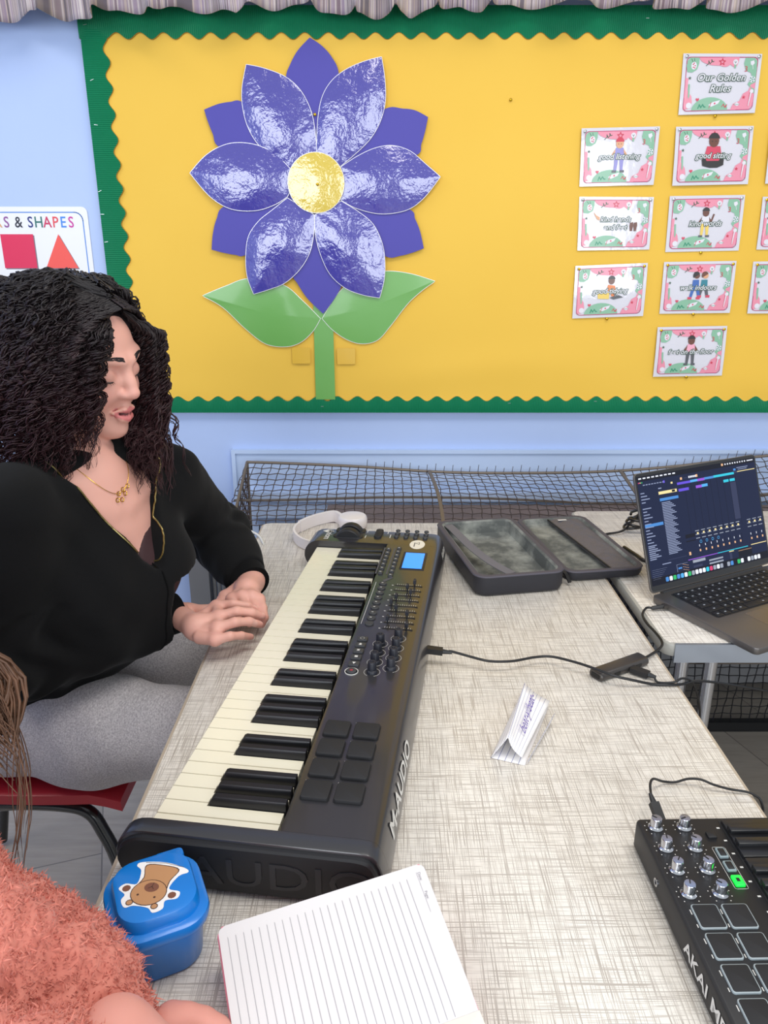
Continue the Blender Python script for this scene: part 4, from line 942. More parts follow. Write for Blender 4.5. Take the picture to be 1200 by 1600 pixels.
for n_, c_, e_ in (('ui_navy', '1F2949', .85), ('ui_dark', '1A1D2C', .8), ('ui_mid', '3A4160', .9), ('ui_text', '9AA6C8', .9), ('ui_white', 'E8ECF8', 1.1), ('ui_cyan', '35C4DC', 1.1), ('ui_blue', '4E8FD8', 1.0), ('ui_purple', '6A55E0', 1.0), ('ui_violet', '9A5ADC', 1.0),
                   ('ui_cream', 'F2DFA0', 1.1), ('ui_orange', 'F2BE92', 1.0), ('ui_pink', 'E0487A', 1.0), ('ui_green', '38C070', 1.0), ('ui_grey', 'A8B0C0', .9), ('ui_sky', '58B4F4', 1.0)):
    mat(n_, c_, .3, emit=e_)
    MATS[n_].node_tree.nodes['Principled BSDF'].inputs['Base Color'].default_value = (0.005, 0.005, 0.006, 1); MATS[n_].node_tree.nodes['Principled BSDF'].inputs['Specular IOR Level'].default_value = .15
def R(x0, y0, x1, y1, m, z=.0002): b.box(x0*SW, x1*SW, (1-y1)*SH, (1-y0)*SH, 0, z, m)   # y measured downwards 0..1
R(0, 0, 1, 1, 'ui_navy', .0001)
R(0, 0, 1, .045, 'ui_dark'); R(0, .93, 1, 1, 'ui_dark')
for k in range(9): R(.012+k*.034, .014, .012+k*.034+.022, .026, 'ui_white', .0003)
b.text('', 0, 0, .005, 'ui_white') if False else None
for k in range(9): R(.73+k*.022, .012, .73+k*.022+.010, .026, 'ui_white', .0003)
R(.70, .008, .716, .030, 'ui_orange', .0003); R(.93, .014, .985, .024, 'ui_white', .0003)
for k, c_ in enumerate(('ui_pink', 'ui_orange', 'ui_green')): R(.006+k*.012, .052, .014+k*.012, .062, c_, .0003)
for k in range(8): R(.04+k*.022, .078, .055+k*.022, .086, 'ui_text', .0003)
R(.20, .07, .214, .092, 'ui_purple', .0003); R(.26, .095, .275, .112, 'ui_cream', .0003)
R(.34, .070, .356, .092, 'ui_orange', .0003); R(.37, .078, .40, .085, 'ui_mid', .0003)
for k in range(5): R(.41+k*.013, .070, .419+k*.013, .088, 'ui_white', .0003)
R(.47, .066, .486, .090, 'ui_orange', .0003)
R(.31, .112, .42, .134, 'ui_purple', .0003); R(.42, .110, .50, .132, 'ui_sky', .0003); R(.48, .110, .54, .134, 'ui_violet', .00035); R(.54, .108, .62, .130, 'ui_blue', .0003); R(.62, .106, .80, .128, 'ui_cyan', .0003); R(.80, .10, .835, .12, 'ui_mid', .0003)
R(.83, .068, .93, .075, 'ui_text', .0003); R(.84, .085, .92, .091, 'ui_text', .0003); R(.83, .105, .99, .112, 'ui_cream', .0003); R(.80, .075, .82, .095, 'ui_blue', .0003)
R(.315, .172, .40, .198, 'ui_purple', .0003); R(.46, .170, .51, .196, 'ui_violet', .0003); R(.51, .168, .56, .194, 'ui_sky', .0003); R(.70, .165, .745, .19, 'ui_cyan', .0003); R(.755, .165, .80, .19, 'ui_cyan', .0003)
# browser columns
for k in range(18):
    y = .15+k*.0285
    if k in (4,): continue
    R(.012, y, .012+.03+.018*((k*7) % 3), y+.009, 'ui_text', .0003)
R(.010, .44, .155, .468, 'ui_blue', .0003)
R(.155, .13, .18, .14, 'ui_text', .0003); R(.153, .165, .300, .192, 'ui_cream', .0003); R(.26, .168, .285, .188, 'ui_dark', .0004); R(.155, .228, .305, .254, 'ui_blue', .0003)
for k in range(33): R(.165, .268+k*.0148, .165+.07+.025*((k*5) % 4)/2, .268+k*.0148+.0075, 'ui_text', .0003)
for k in range(7): R(.012, .65+k*.018, .012+.05+.02*(k % 3), .65+k*.018+.009, 'ui_text', .0003)
R(.15, .795, .3, .80, 'ui_mid', .0003); R(.1, .82, .17, .828, 'ui_text', .0003)
for k in range(6): R(.012, .87-.01+k*.017, .012+.12-.012*k, .869-.01+k*.017, 'ui_text', .0003)
# tracks
for k in range(9):
    x = .315+k*.055; R(x+.052, .14, x+.0535, .62, 'ui_dark', .00025)
R(.755, .20, .805, .56, 'ui_mid', .00025); R(.315, .605, .395, .64, 'ui_dark', .0003); R(.315, .665, .395, .675, 'ui_dark', .0003)
for k in range(12):
    x = .40+k*.0505
    if k in (8,): continue
    for j in range(3): R(x, .585+j*.035, x+.032, .592+j*.035, 'ui_grey', .0003)
    R(x+.012, .605, x+.026, .625, 'ui_cream', .0003)
    R(x+.015, .765, x+.026, .785, 'ui_orange', .0003); R(x+.036, .70, x+.0375, .81, 'ui_dark', .0003); R(x+.016, .72, x+.020, .74, 'ui_white', .0003)
for k in range(4): q = ngon((.435+k*.05)*SW, (1-.695)*SH, .0028, 12); stroke(b, q+[q[0]], .0008, .0004, 'ui_sky')
R(.325, .77, .34, .80, 'ui_orange', .0003)
R(.31, .838, .56, .845, 'ui_violet', .0003); R(.56, .838, .83, .845, 'ui_cyan', .0003); R(.86, .833, 1, .840, 'ui_cream', .0003)
for (x0, y0, x1, y1, c_) in ((.345, .865, .45, .890, 'ui_grey'), (.345, .925-.01, .42, .935, 'ui_mid'), (.48, .905-.01, .60, .915-.005, 'ui_grey'), (.48, .925, .60, .94, 'ui_grey'), (.74, .865, .86, .94, 'ui_dark'), (.74, .878, .86, .882, 'ui_orange'), (.66, .862, .70, .87, 'ui_cream'), (.66, .88, .68, .94, 'ui_mid'), (.21, .87, .212, .94, 'ui_text'), (.21, .87, .30, .872, 'ui_text'), (.22, .90, .25, .915, 'ui_blue')):
    R(x0, y0-.012, x1, y1-.012, c_, .0003)
for k in range(12): R(.26+(k % 4)*.012, .865+k*.006, .268+(k % 4)*.012, .868+k*.006, 'ui_orange', .0003)
dock = ['ui_blue', 'ui_white', 'ui_green', 'ui_blue', 'ui_sky', 'ui_white', 'ui_green', 'ui_grey', 'ui_white', 'ui_white', 'ui_white', 'ui_cyan', 'ui_pink', 'ui_grey', 'ui_white', 'ui_grey', 'ui_dark', 'ui_grey', 'ui_blue', 'ui_dark', 'ui_green', 'ui_white', 'ui_dark', 'ui_white', 'ui_grey', 'ui_white', 'ui_white']
for k, c_ in enumerate(dock):
    x = .11+k*.0305; b.prism(rrect((x+.011)*SW, (1-.966)*SH, .0082, .0092, .002, 3), 0, .0004, c_)
b.build('screen', ld, 0)

# ================================================================== folded paper tent card
m = mat('lined_paper', 'EFEBEA', .75); nt, bb, N, L = nodes(m)
tcc = N('ShaderNodeAttribute'); tcc.attribute_name = 'ruling'; fr_ = math_(nt, 'FRACT', tcc.outputs['Fac'])
L(mixcol(nt, math_(nt, 'LESS_THAN', fr_, .10), 'F1EDEB', '8D90B0'), bb.inputs['Base Color'])
mat('purple_ink', '5B3FA8', .6)
tn = thing('name_card', 'folded lined-paper tent card with purple handwriting in the middle of the table', 'paper card', (0, 0, 0))
A = atz(767, 1184, TOP+.001); B_ = atz(820, 1196, TOP+.001); Ef = atz(857, 1104, TOP+.001); ax = (Ef-B_); Lt = ax.length
apn = atz(794, 1152, TOP+.036); apf = atz(820, 1067, TOP+.036)
Af = A+ax*.98
def quad_sheet(name, a, b2, c, d, parent, th=.0005, nlines=7, u0=0, curl=0):
    n = 8; vs = []; att = []; nr = (b2-a).cross(d-a).normalized()
    for j in range(n+1):
        for i in range(n+1):
            q, w_ = i/n, j/n; p = a*(1-q)*(1-w_)+b2*q*(1-w_)+c*q*w_+d*(1-q)*w_+nr*curl*math.sin(math.pi*w_)
            vs.append(tuple(p)); att.append(u0+w_*nlines)
    fs = [(j*(n+1)+i, j*(n+1)+i+1, (j+1)*(n+1)+i+1, (j+1)*(n+1)+i) for j in range(n) for i in range(n)]
    mb = MB(); mb.add(vs, fs, 'lined_paper'); o = mb.build(name, parent, 180); at = o.data.attributes.new('ruling', 'FLOAT', 'POINT'); at.data.foreach_set('value', att)
    so = o.modifiers.new('thickness', 'SOLIDIFY'); so.thickness = th; so.offset = 0; return o
quad_sheet('left_flap', A, Af, apf, apn, tn, nlines=4, curl=.0)
quad_sheet('bottom_fold', A, Af, Ef, B_, tn, nlines=5)
Rb = B_+Vector((-.004, .004, .010)); Rf = Ef+Vector((.0, -.006, .014))
rf = quad_sheet('right_flap', apn, apf, Rf, Rb, tn, nlines=7, curl=.004)
q1 = atz(884-.0, 1100, TOP+.006)
quad_sheet('loose_flap', B_+Vector((.003, .002, .001)), B_*.35+Ef*.65+Vector((.016, .006, .001)), B_*.35+Ef*.65+Vector((.020, .002, .020)), B_+Vector((.004, .002, .004)), tn, nlines=2)
ex = (apf-apn).normalized(); ed = ((Rb-apn)-ex*(Rb-apn).dot(ex)).normalized(); en = ex.cross(ed)
if en.z < 0: en = -en
oo = apn+ex*.085+ed*.017+en*.005
b = MB(); b.M = Matrix(((ex.x, -ed.x, en.x, oo.x), (ex.y, -ed.y, en.y, oo.y), (ex.z, -ed.z, en.z, oo.z), (0, 0, 0, 1)))
b.text('beat-y/beat-', 0, 0, .021, 'purple_ink', shear=.3, offset=-.0001); b.build('handwriting', rf, 0)
# writing on the inside near end
e1_ = (apn-A).normalized(); nn = e1_.cross(ex).normalized(); 
if nn.x < 0: nn = -nn
oo = A+e1_*.012+ex*.010+nn*.0012
b = MB(); b.M = Matrix(((ex.x, e1_.x, nn.x, oo.x), (ex.y, e1_.y, nn.y, oo.y), (ex.z, e1_.z, nn.z, oo.z), (0, 0, 0, 1)))
for k in range(6): stroke(b, [(-.004, -.008+k*.004), (.006, -.006+k*.004), (-.002, -.005+k*.004)], .0012, .0004, 'purple_ink')
b.build('handwriting', tn, 0)

# ================================================================== small pad controller
mat('akai_body', '1A1A1D', .48, spec=.45); mat('akai_key', '17171A', .38, coat=.1); mat('pad_grey_rim', '9BA5A8', .5); mat('lit_green', '10E83A', .3, emit=1.5); mat('button_lit_off', '8A9A9E', .45)
ak = thing('pad_controller', 'small black pad and key controller at the right edge of the table', 'keyboard', (.2985, .745, TOP), 1.2*D2R)
AZ = .038; AW, AL = .180, .318    # x 0..AW, y 0..-AL
b = MB(); b.rbox(AW/2, -AL/2, AW, AL, .007, .002, AZ, 'akai_body', .003, 5, .003); b.build('case', ak, 40)
for i, x in enumerate((.0185, .0520)):
    for r in range(4):
        y = -.0165-r*.0325
        b = MB(); b.lathe([(.0085, 0), (.0085, .0022), (.0065, .0042), (.0061, .0050), (.0061, .0140), (.0056, .0149), (.0008, .0150)], 'chrome', (x, y, AZ), 28); kn = b.build('chrome_knob', ak, 30)
        b = MB(); b.M = Matrix.Translation((x, y, AZ+.0151)) @ Matrix.Rotation([.8, -.2, -.6, -.3][r]+i*1.1, 4, 'Z'); b.box(-.0006, .0006, .0, .0058, 0, .0003, 'akai_body'); b.build('pointer', kn, 0)
        b = MB()
        for k in range(9):
            a_ = (-50+k*35)*D2R; b.flat(ngon(x+.0118*math.cos(a_), y+.0118*math.sin(a_), .0007, 6), AZ+.0002, 'silk_white')
        b.build('printed_ring', kn, 0)
for i in range(2):
    for r in range(4):
        x = .0275+i*.0315; y = -.1435-r*.0350
        b = MB(); b.rbox(x, y, .0272, .0300, .003, AZ-.001, AZ+.0022, 'pad_grey_rim', .0006); pd = b.build('drum_pad', ak)
        b = MB(); b.rbox(x, y, .0250, .0278, .0024, AZ+.0015, AZ+.0029, 'pad_rubber', .0008); b.build('rubber_pad', pd)
        b = MB(); b.box(x-.0158, x-.0148, y+.004, y+.010, AZ, AZ+.0002, 'silk_white'); b.box(x-.0158, x-.0148, y-.012, y-.008, AZ, AZ+.0002, 'silk_white'); b.build('printed_mark', pd, 0)
for k, (y, c_) in enumerate(((-.030, 'akai_body'), (-.058, 'button_lit_off'), (-.0775, 'button_lit_off'), (-.098, 'lit_green'))):
    x = .0785
    b = MB(); b.rbox(x, y, .0105, .0145 if k else .010, .0015, AZ-.001, AZ+.0024, c_, .0006); bt_ = b.build('button', ak)
    if k == 3: bt_['label'] = 'button glowing green'
    if k in (1, 2): b = MB(); b.rbox(x, y, .0070, .0105, .001, AZ+.0022, AZ+.0032, 'akai_body', .0003); b.build('button_face', bt_)
    if k == 3: b = MB(); b.box(x-.002, x+.002, y-.002, y+.003, AZ+.0024, AZ+.0027, 'akai_body'); b.build('symbol', bt_, 0)
b = MB(); q = rrect(.0785, -.078, .0145, .060, .002, 3); stroke(b, q+[q[0]], .0005, AZ+.0002, 'silk_white'); b.build('printed_line', ak, 0)
b = MB(); b.box(.0965, AW-.002, -AL+.008, -.0065, AZ-.0008, AZ+.0003, 'keyboard_cap'); b.build('key_slot', ak, 0)
kw = .0200
for r in range(15):
    y1 = -.0080-r*kw; b = MB(); b.rbox(.140, y1-kw/2, .083, kw-.0012, .001, AZ-.002, AZ+.0045, 'akai_key', .0008, 2); b.build('white_key', ak)
    b = MB(); b.text('S', .0915, y1-kw*.5, .0045, 'silk_white', z=AZ+.0002, sx=1.2) if False else b.box(.0900, .0935, y1-kw*.55, y1-kw*.45, AZ, AZ+.0002, 'silk_white'); b.build('printed_mark', ak, 0)
    if r not in (2, 6, 9, 13, 14): b = MB(); b.rbox(.124, y1-kw, .050, .0105, .0012, AZ+.003, AZ+.0095, 'akai_key', .001, 2); b.build('black_key', ak)
b = MB(); b.M = Matrix(((0, 0, -1, -.0006), (-1, 0, 0, -.213), (0, 1, 0, .019), (0, 0, 0, 1)))
b.text('AKAI MPK', 0, 0, .0215, 'silk_white', offset=.0004, sx=1.15); b.build('brand_lettering', ak, 0)
b = MB(); b.M = Matrix(((0, 0, -1, .0), (-1, 0, 0, -.078), (0, 1, 0, .019), (0, 0, 0, 1))); b.lathe([(.0028, 0), (.0048, 0), (.0048, .0012), (.0028, .0012)], 'chrome', (0, 0, 0), 18, False); b.flat(ngon(0, 0, .003, 14), .0002, 'black_rubber'); b.build('socket', ak)
j0 = atz(1030, 1277, TOP+.022); j1 = atz(1022, 1256, TOP+.03)
uc = thing('usb_cable', 'thin black cable from the small pad controller over the right table edge', 'cable', (0, 0, 0))
dj = (j1-j0).normalized(); b = MB(); b.ribbon([j0-dj*.004, j0+dj*.018], .011, .008, 'plug_plastic'); b.tube([j0+dj*.018, j0+dj*.030], [.004, .0022], 'plug_plastic'); b.build('plug', uc, 30)
cp = [j0+dj*.026, atz(1017, 1240, TOP+.022), atz(1016, 1225, TOP+.022), atz(1021, 1217, TOP+.020), atz(1036, 1221, TOP+.006), atz(1055, 1222, TOP+.004), atz(1075, 1217, TOP+.010), atz(1095, 1218, TOP+.012), atz(1115, 1226, TOP+.010), atz(1140, 1233, TOP+.006), atz(1165, 1237, TOP+.004), atz(1178, 1242, TOP+.003)]; q_ = cp[-1]; cp += [Vector((.492, q_.y-.006, TOP-.004)), Vector((.497, q_.y-.008, TOP-.04)), Vector((.499, q_.y-.012, TOP-.2)), Vector((.50, q_.y-.02, .2)), Vector((.51, q_.y-.03, .004)), Vector((.62, q_.y-.06, .004))]
b = MB(); b.tube(smooth_path(cp, 8), .0017, 'black_cable', 8); b.build('cord', uc, 60)

# ================================================================== blue tub
mat('blue_plastic', '0070C4', .28, coat=.25); mat('blue_lid_plastic', '0678D0', .28, coat=.25)
bx = thing('blue_tub', 'small bright blue plastic tub with a brown animal sticker on its lid', 'tub', (-.2290, .6030, TOP), 25*D2R)
def sq(w, d, r, z, cx=0, cy=0): return [(x, y, z) for x, y in rrect(cx, cy, w, d, r, 7)]
b = MB(); b.loft([sq(.074, .078, .026, .0004), sq(.078, .082, .027, .004), sq(.084, .090, .028, .050), sq(.086, .092, .028, .058)], 'blue_plastic'); b.build('tub', bx, 40)
b = MB(); b.loft([sq(.090, .096, .029, .050), sq(.095, .101, .030, .053), sq(.097, .103, .031, .060), sq(.095, .101, .030, .064), sq(.088, .094, .028, .066)], 'blue_lid_plastic', True, True)
b.loft([sq(.080, .087, .026, .0655), sq(.079, .086, .026, .074), sq(.075, .082, .024, .0785), sq(.066, .073, .021, .080)], 'blue_lid_plastic'); ldx = b.build('lid', bx, 40)
b = MB(); b.rbox(.022, .048, .030, .014, .005, .055, .068, 'blue_lid_plastic', .002); b.build('lid_clip', bx)
mat('sticker_paper', 'F2EFEE', .4); mat('fur_brown', 'BC8A5E', .5); mat('line_brown', '4A2C20', .5); mat('fur_dark', '7A4C38', .5)
# sticker is drawn in sticker space: y up = top of the animal's head side towards the camera
b = MB(); b.M = Matrix.Translation((-.002, -.002, .0802)) @ Matrix.Rotation(-35*D2R, 4, 'Z') @ Matrix.Scale(.00092, 4) @ Matrix.Rotation(math.pi, 4, 'Z')
def pl(pts, n=4, closed=True): return [tuple(p)[:2] for p in smooth_path([Vector((a_, c_, 0)) for a_, c_ in pts], n, closed)]
ol = pl([(-24, -30), (0, -34), (26, -30), (30, -24), (22, -18), (18, 0), (30, 2), (34, 10), (24, 16), (24, 24), (16, 32), (8, 28), (-8, 28), (-16, 33), (-24, 26), (-22, 16), (-33, 11), (-32, 2), (-19, 0), (-22, -18), (-30, -25)])
b.prism(ol, 0, .3, 'sticker_paper')
b.flat(pl([(-19, -27), (0, -30), (20, -27), (15, -10), (15, 8), (-15, 8), (-16, -10)]), .35, 'line_brown'); b.flat(pl([(-18, -26), (0, -29), (19, -26), (14, -10), (14, 8), (-14, 8), (-15, -10)]), .4, 'fur_brown')
for sx_ in (-1, 1):
    b.flat(ngon(sx_*26, 8, 4.5, 10), .4, 'fur_dark'); b.flat(ngon(sx_*14, 25, 4, 10), .42, 'line_brown'); b.flat(ngon(sx_*14, 25, 3, 10), .45, 'fur_brown')
b.flat(ngon(0, 9, 19.5, 24, 0, 17.5), .5, 'line_brown'); b.flat(ngon(0, 9, 18.6, 24, 0, 16.6), .55, 'fur_brown')
b.flat(ngon(0, 2, 8, 16, 0, 6.5), .6, 'fur_dark'); b.flat(ngon(-9, 14, 1.4, 8), .62, 'line_brown'); b.flat(ngon(10, 14, 1.4, 8), .62, 'line_brown')
stroke(b, [(0, 1), (0, -4)], .8, .65, 'line_brown'); stroke(b, [(0, 1), (-3, 4)], .8, .65, 'line_brown'); stroke(b, [(0, 1), (3, 4)], .8, .65, 'line_brown'); stroke(b, [(-22, -31), (0, -33), (22, -30)], .6, .4, 'line_brown')
b.build('animal_sticker', ldx, 0)

# ================================================================== notebook
mat('page_paper', 'D8D4D4', .8, spec=.2); mat('pink_cover', 'F08AA0', .5); mat('page_line', '9C989E', .7)
nb = thing('notebook', 'open lined notebook with pink cover propped against the near end of the keyboard', 'notebook', (0, 0, TOP))
c1 = Vector((-.1604, .5693, .780)); c2_ = Vector((.0396, .6313, .800)); c3 = Vector((.0847, .4966, .760))
ux = (c2_-c1).normalized(); uw = (c2_-c1).length; uy = (c3-c2_); uy = (uy-ux*uy.dot(ux)).normalized(); ud = .146; un = uy.cross(ux)
c1 = c1-un*.0115
NM = Matrix(((ux.x, uy.x, un.x, c1.x), (ux.y, uy.y, un.y, c1.y), (ux.z, uy.z, un.z, c1.z-TOP), (0, 0, 0, 1)))
# page block: x along the head edge, y towards the camera; far page rises slightly to the spine
b = MB(); b.M = NM
def page(y0, y1, zf, n=16, x0=.0, x1=None, m='page_paper'):
    x1 = x1 or uw; top = []; vs = []; fs = []; r = .007
    for j in range(n+1):
        y = y0+(y1-y0)*j/n; ins = 0
        dy = min(y-y0, 1) 
        if dy < r: ins = r-math.sqrt(max(r*r-(r-dy)**2, 0))
        vs += [(x0+ins, y, .002), (x0+ins, y, zf(y)), (x1-ins, y, zf(y)), (x1-ins, y, .002)]
    for j in range(n):
        for k in range(3): a = j*4+k; fs.append((a, a+1, a+5, a+4))
    fs += [(0, 3, 2, 1)]; fs.append(tuple(n*4+k for k in range(4))); b.add(vs, fs, m)
zf = lambda y: .0115-.004*max(0, (y-.11)/.04)**2
ys_ = [0, .0005, .002, .004, .007]
page(0, ud, zf, 60); pb = b.build('page_block', nb, 30)
b = MB(); b.M = NM
zl_ = lambda y: zf(y)+.0004
nl = 25
for k in range(nl):
    x = .008+(uw-.022)*k/(nl-1)*.96
    for j in range(14):
        y0_ = .012+(ud-.016)*j/14; y1_ = .012+(ud-.016)*(j+1)/14
        b.add([(x-.00022, y0_, zl_(y0_)), (x+.00022, y0_, zl_(y0_)), (x+.00022, y1_, zl_(y1_)), (x-.00022, y1_, zl_(y1_))], [(0, 1, 2, 3)], 'page_line')
for xo, y0_, y1_ in ((uw-.010, .008, .050),):
    b.add([(xo, y0_, zl_(.02)), (xo+.0003, y0_, zl_(.02)), (xo+.0003, y1_, zl_(.02)), (xo, y1_, zl_(.02))], [(0, 1, 2, 3)], 'page_line')
b.build('ruled_lines', pb, 0)
b = MB(); b.M = NM @ Matrix.Translation((uw-.007, .012, .0118)) @ Matrix(((0, -1, 0, 0), (1, 0, 0, 0), (0, 0, 1, 0), (0, 0, 0, 1))) 
b.M = NM @ Matrix(((0, 1, 0, uw-.0075), (1, 0, 0, .013), (0, 0, 1, .0118), (0, 0, 0, 1)))
b.text('Date:', 0, 0, .0042, 'page_line', z=0); b.text('Page:', .020, 0, .0042, 'page_line', z=0); b.build('printed_heading', pb, 0)
# second page towards camera (mostly off frame) and cover
mat('page_cream', 'E6DDD0', .7)
sA, sB_ = NM @ Vector((0, ud, 0)), NM @ Vector((uw, ud, 0)); dn = Vector((uy.x, uy.y, 0)).normalized()*.144
eA_, eB_ = Vector((sA.x, sA.y, .0008))+dn, Vector((sB_.x, sB_.y, .0008))+dn
for nm_, lo_, hi_, mt_, ov in (('near_page_block', .002, .0095, 'page_cream', 0), ('near_cover', 0, .0018, 'pink_cover', .002)):
    b = MB(); up3 = Vector((0, 0, 1))
    b.loft([[sA+up3*lo_, sB_+up3*lo_, sB_+up3*hi_, sA+up3*hi_], [eA_+up3*lo_, eB_+up3*lo_, eB_+up3*hi_, eA_+up3*hi_]], mt_); b.build(nm_, nb, 0)
b = MB(); b.M = NM; b.rbox(uw/2, ud/2-.001, uw+.004, ud+.003, .007, .0003, .002, 'pink_cover', .0004); b.build('cover', nb)
b = MB(); b.M = NM; b.rbox(uw/2, .0015, uw-.006, .005, .001, .002, .0095, 'pink_cover', .0004); b.build('cover_edge', nb)
# ================================================================== implicit-surface modelling for people
def V3(*a): return np.array(a, float)
class SDF:
    """smooth union of rounded shapes sampled on a grid, extracted as one continuous surface"""
    def __init__(s): s.ops = []
    def cone(s, a, b, ra, rb, k=.01, op='u', flat=None):
        a, b = np.array(a, float), np.array(b, float)
        def f(P):
            ab = b-a; L2 = ab@ab+1e-12; t = np.clip(((P-a)@ab)/L2, 0, 1); d = P-a-t[..., None]*ab
            if flat is not None:   # squash along a direction
                n_, q = flat; n_ = np.array(n_, float)/np.linalg.norm(n_); c = d@n_; d = d+np.outer(c.ravel(), n_).reshape(d.shape)*(1/q-1)
            return (np.sqrt((d*d).sum(-1))-(ra+(rb-ra)*t))
        r = max(ra, rb); s.ops.append((f, np.minimum(a, b)-r, np.maximum(a, b)+r, k, op)); return s
    def ell(s, c, r, R=None, k=.01, op='u'):
        c, r = np.array(c, float), np.array(r, float); Rm = np.eye(3) if R is None else np.array(R, float)   # rows = local axes
        def f(P):
            q = (P-c)@Rm.T; k0 = np.sqrt(((q/r)**2).sum(-1)); k1 = np.sqrt(((q/r**2)**2).sum(-1))+1e-9
            return k0*(k0-1)/k1
        m_ = r.max(); s.ops.append((f, c-m_, c+m_, k, op)); return s
    def fn(s, f, lo, hi, k=.01, op='s'): s.ops.append((f, np.array(lo, float), np.array(hi, float), k, op)); return s
    def chain(s, pts, rad, k=.01, **kw):
        for i in range(len(pts)-1): s.cone(pts[i], pts[i+1], rad[i], rad[i+1], k, **kw)
        return s
    def field(s, lo, hi, h, disp=None):
        n = [int(math.ceil((hi[i]-lo[i])/h))+1 for i in range(3)]
        ax = [lo[i]+h*np.arange(n[i]) for i in range(3)]
        D = np.full(n, .2, np.float32); 
        for f, a, b, k, op in s.ops:
            mg = k+3*h+.01; i0 = [max(0, int((a[i]-mg-lo[i])/h)) for i in range(3)]; i1 = [min(n[i], int((b[i]+mg-lo[i])/h)+2) for i in range(3)]
            if any(i1[i] <= i0[i] for i in range(3)): continue
            sl = tuple(slice(i0[i], i1[i]) for i in range(3))
            P = np.stack(np.meshgrid(*[ax[i][sl[i]] for i in range(3)], indexing='ij'), -1); d = f(P); o = D[sl]
            if op == 'u': hh = np.clip(.5+.5*(o-d)/k, 0, 1); D[sl] = o*(1-hh)+d*hh-k*hh*(1-hh)
            else: hh = np.clip(.5-.5*(o+d)/k, 0, 1); D[sl] = o*(1-hh)-d*hh+k*hh*(1-hh)
        if disp is not None:
            P = np.stack(np.meshgrid(*ax, indexing='ij'), -1); D = D+disp(P)
        return D, ax
def surface_nets(D, lo, h):
    ins = D < 0; n = D.shape
    c = [D[i:n[0]-1+i, j:n[1]-1+j, k:n[2]-1+k] for i in (0, 1) for j in (0, 1) for k in (0, 1)]
    I = [q < 0 for q in c]; cnt = sum(q.astype(np.uint8) for q in I); act = (cnt > 0) & (cnt < 8)
    idx = np.full(act.shape, -1, np.int32); A = np.argwhere(act); idx[act] = np.arange(len(A))
    offs_ = [(i, j, k) for i in (0, 1) for j in (0, 1) for k in (0, 1)]; vals = [q[act] for q in c]
    pos = np.zeros((len(A), 3)); w = np.zeros(len(A))
    for a in range(8):
        for b in range(a+1, 8):
            if sum(abs(offs_[a][t]-offs_[b][t]) for t in range(3)) != 1: continue
            va, vb = vals[a], vals[b]; m_ = (va < 0) != (vb < 0); t = np.where(m_, va/(va-vb+1e-12), 0)
            oa, ob = np.array(offs_[a], float), np.array(offs_[b], float)
            pos += m_[:, None]*(oa+(ob-oa)*t[:, None]); w += m_
    V = np.array(lo)+(A+pos/np.maximum(w, 1)[:, None])*h; F = []
    for axx in range(3):
        u, v = (axx+1) % 3, (axx+2) % 3
        s0 = [slice(None)]*3; s1 = [slice(None)]*3; s0[axx] = slice(0, n[axx]-1); s1[axx] = slice(1, n[axx])
        ch = ins[tuple(s0)] != ins[tuple(s1)]; E_ = np.argwhere(ch)
        E_ = E_[(E_[:, u] > 0) & (E_[:, v] > 0) & (E_[:, u] < n[u]-1) & (E_[:, v] < n[v]-1)]
        def at(du, dv): q = E_.copy(); q[:, u] -= du; q[:, v] -= dv; return idx[q[:, 0], q[:, 1], q[:, 2]]
        Q = np.stack([at(1, 1), at(0, 1), at(0, 0), at(1, 0)], 1); fl = ~ins[tuple(E_.T)]; Q[fl] = Q[fl][:, ::-1]
        F.append(Q[(Q >= 0).all(1)])
    return V, np.concatenate(F)
def np_mesh(name, V, F):
    me = bpy.data.meshes.new(name); V = np.asarray(V, np.float32); F = np.asarray(F, np.int32); nf = len(F)
    me.vertices.add(len(V)); me.vertices.foreach_set('co', V.ravel()); me.loops.add(nf*4); me.loops.foreach_set('vertex_index', F.ravel())
    me.polygons.add(nf); me.polygons.foreach_set('loop_start', np.arange(0, nf*4, 4, dtype=np.int32)); me.polygons.foreach_set('use_smooth', np.ones(nf, bool)); me.update(calc_edges=True); return me
def sdf_mesh(name, parts, m, parent=None, colorfn=None, relax=1):
    """parts: list of (sdf, lo, hi, h, disp); all extracted into one object"""
    Vs, Fs, o = [], [], 0
    for s_, lo, hi, h, disp in parts:
        D, ax = s_.field(lo, hi, h, disp); V, F = surface_nets(D, lo, h); Vs.append(V); Fs.append(F+o); o += len(V)
    V = np.concatenate(Vs); F = np.concatenate(Fs)
    for _ in range(relax):   # light smoothing
        S = np.zeros_like(V); C_ = np.zeros(len(V))
        for a in range(4):
            b = (a+1) % 4; np.add.at(S, F[:, a], V[F[:, b]]); np.add.at(C_, F[:, a], 1); np.add.at(S, F[:, b], V[F[:, a]]); np.add.at(C_, F[:, b], 1)
        V = V*.5+.5*S/np.maximum(C_, 1)[:, None]
    me = np_mesh(name, V, F); me.materials.append(MATS[m])
    if colorfn is not None:
        ca = me.color_attributes.new('tint', 'FLOAT_COLOR', 'POINT'); ca.data.foreach_set('color', colorfn(V).astype(np.float32).ravel())
    ob = bpy.data.objects.new(name, me); col.objects.link(ob)
    if parent: ob.parent = parent
    return ob

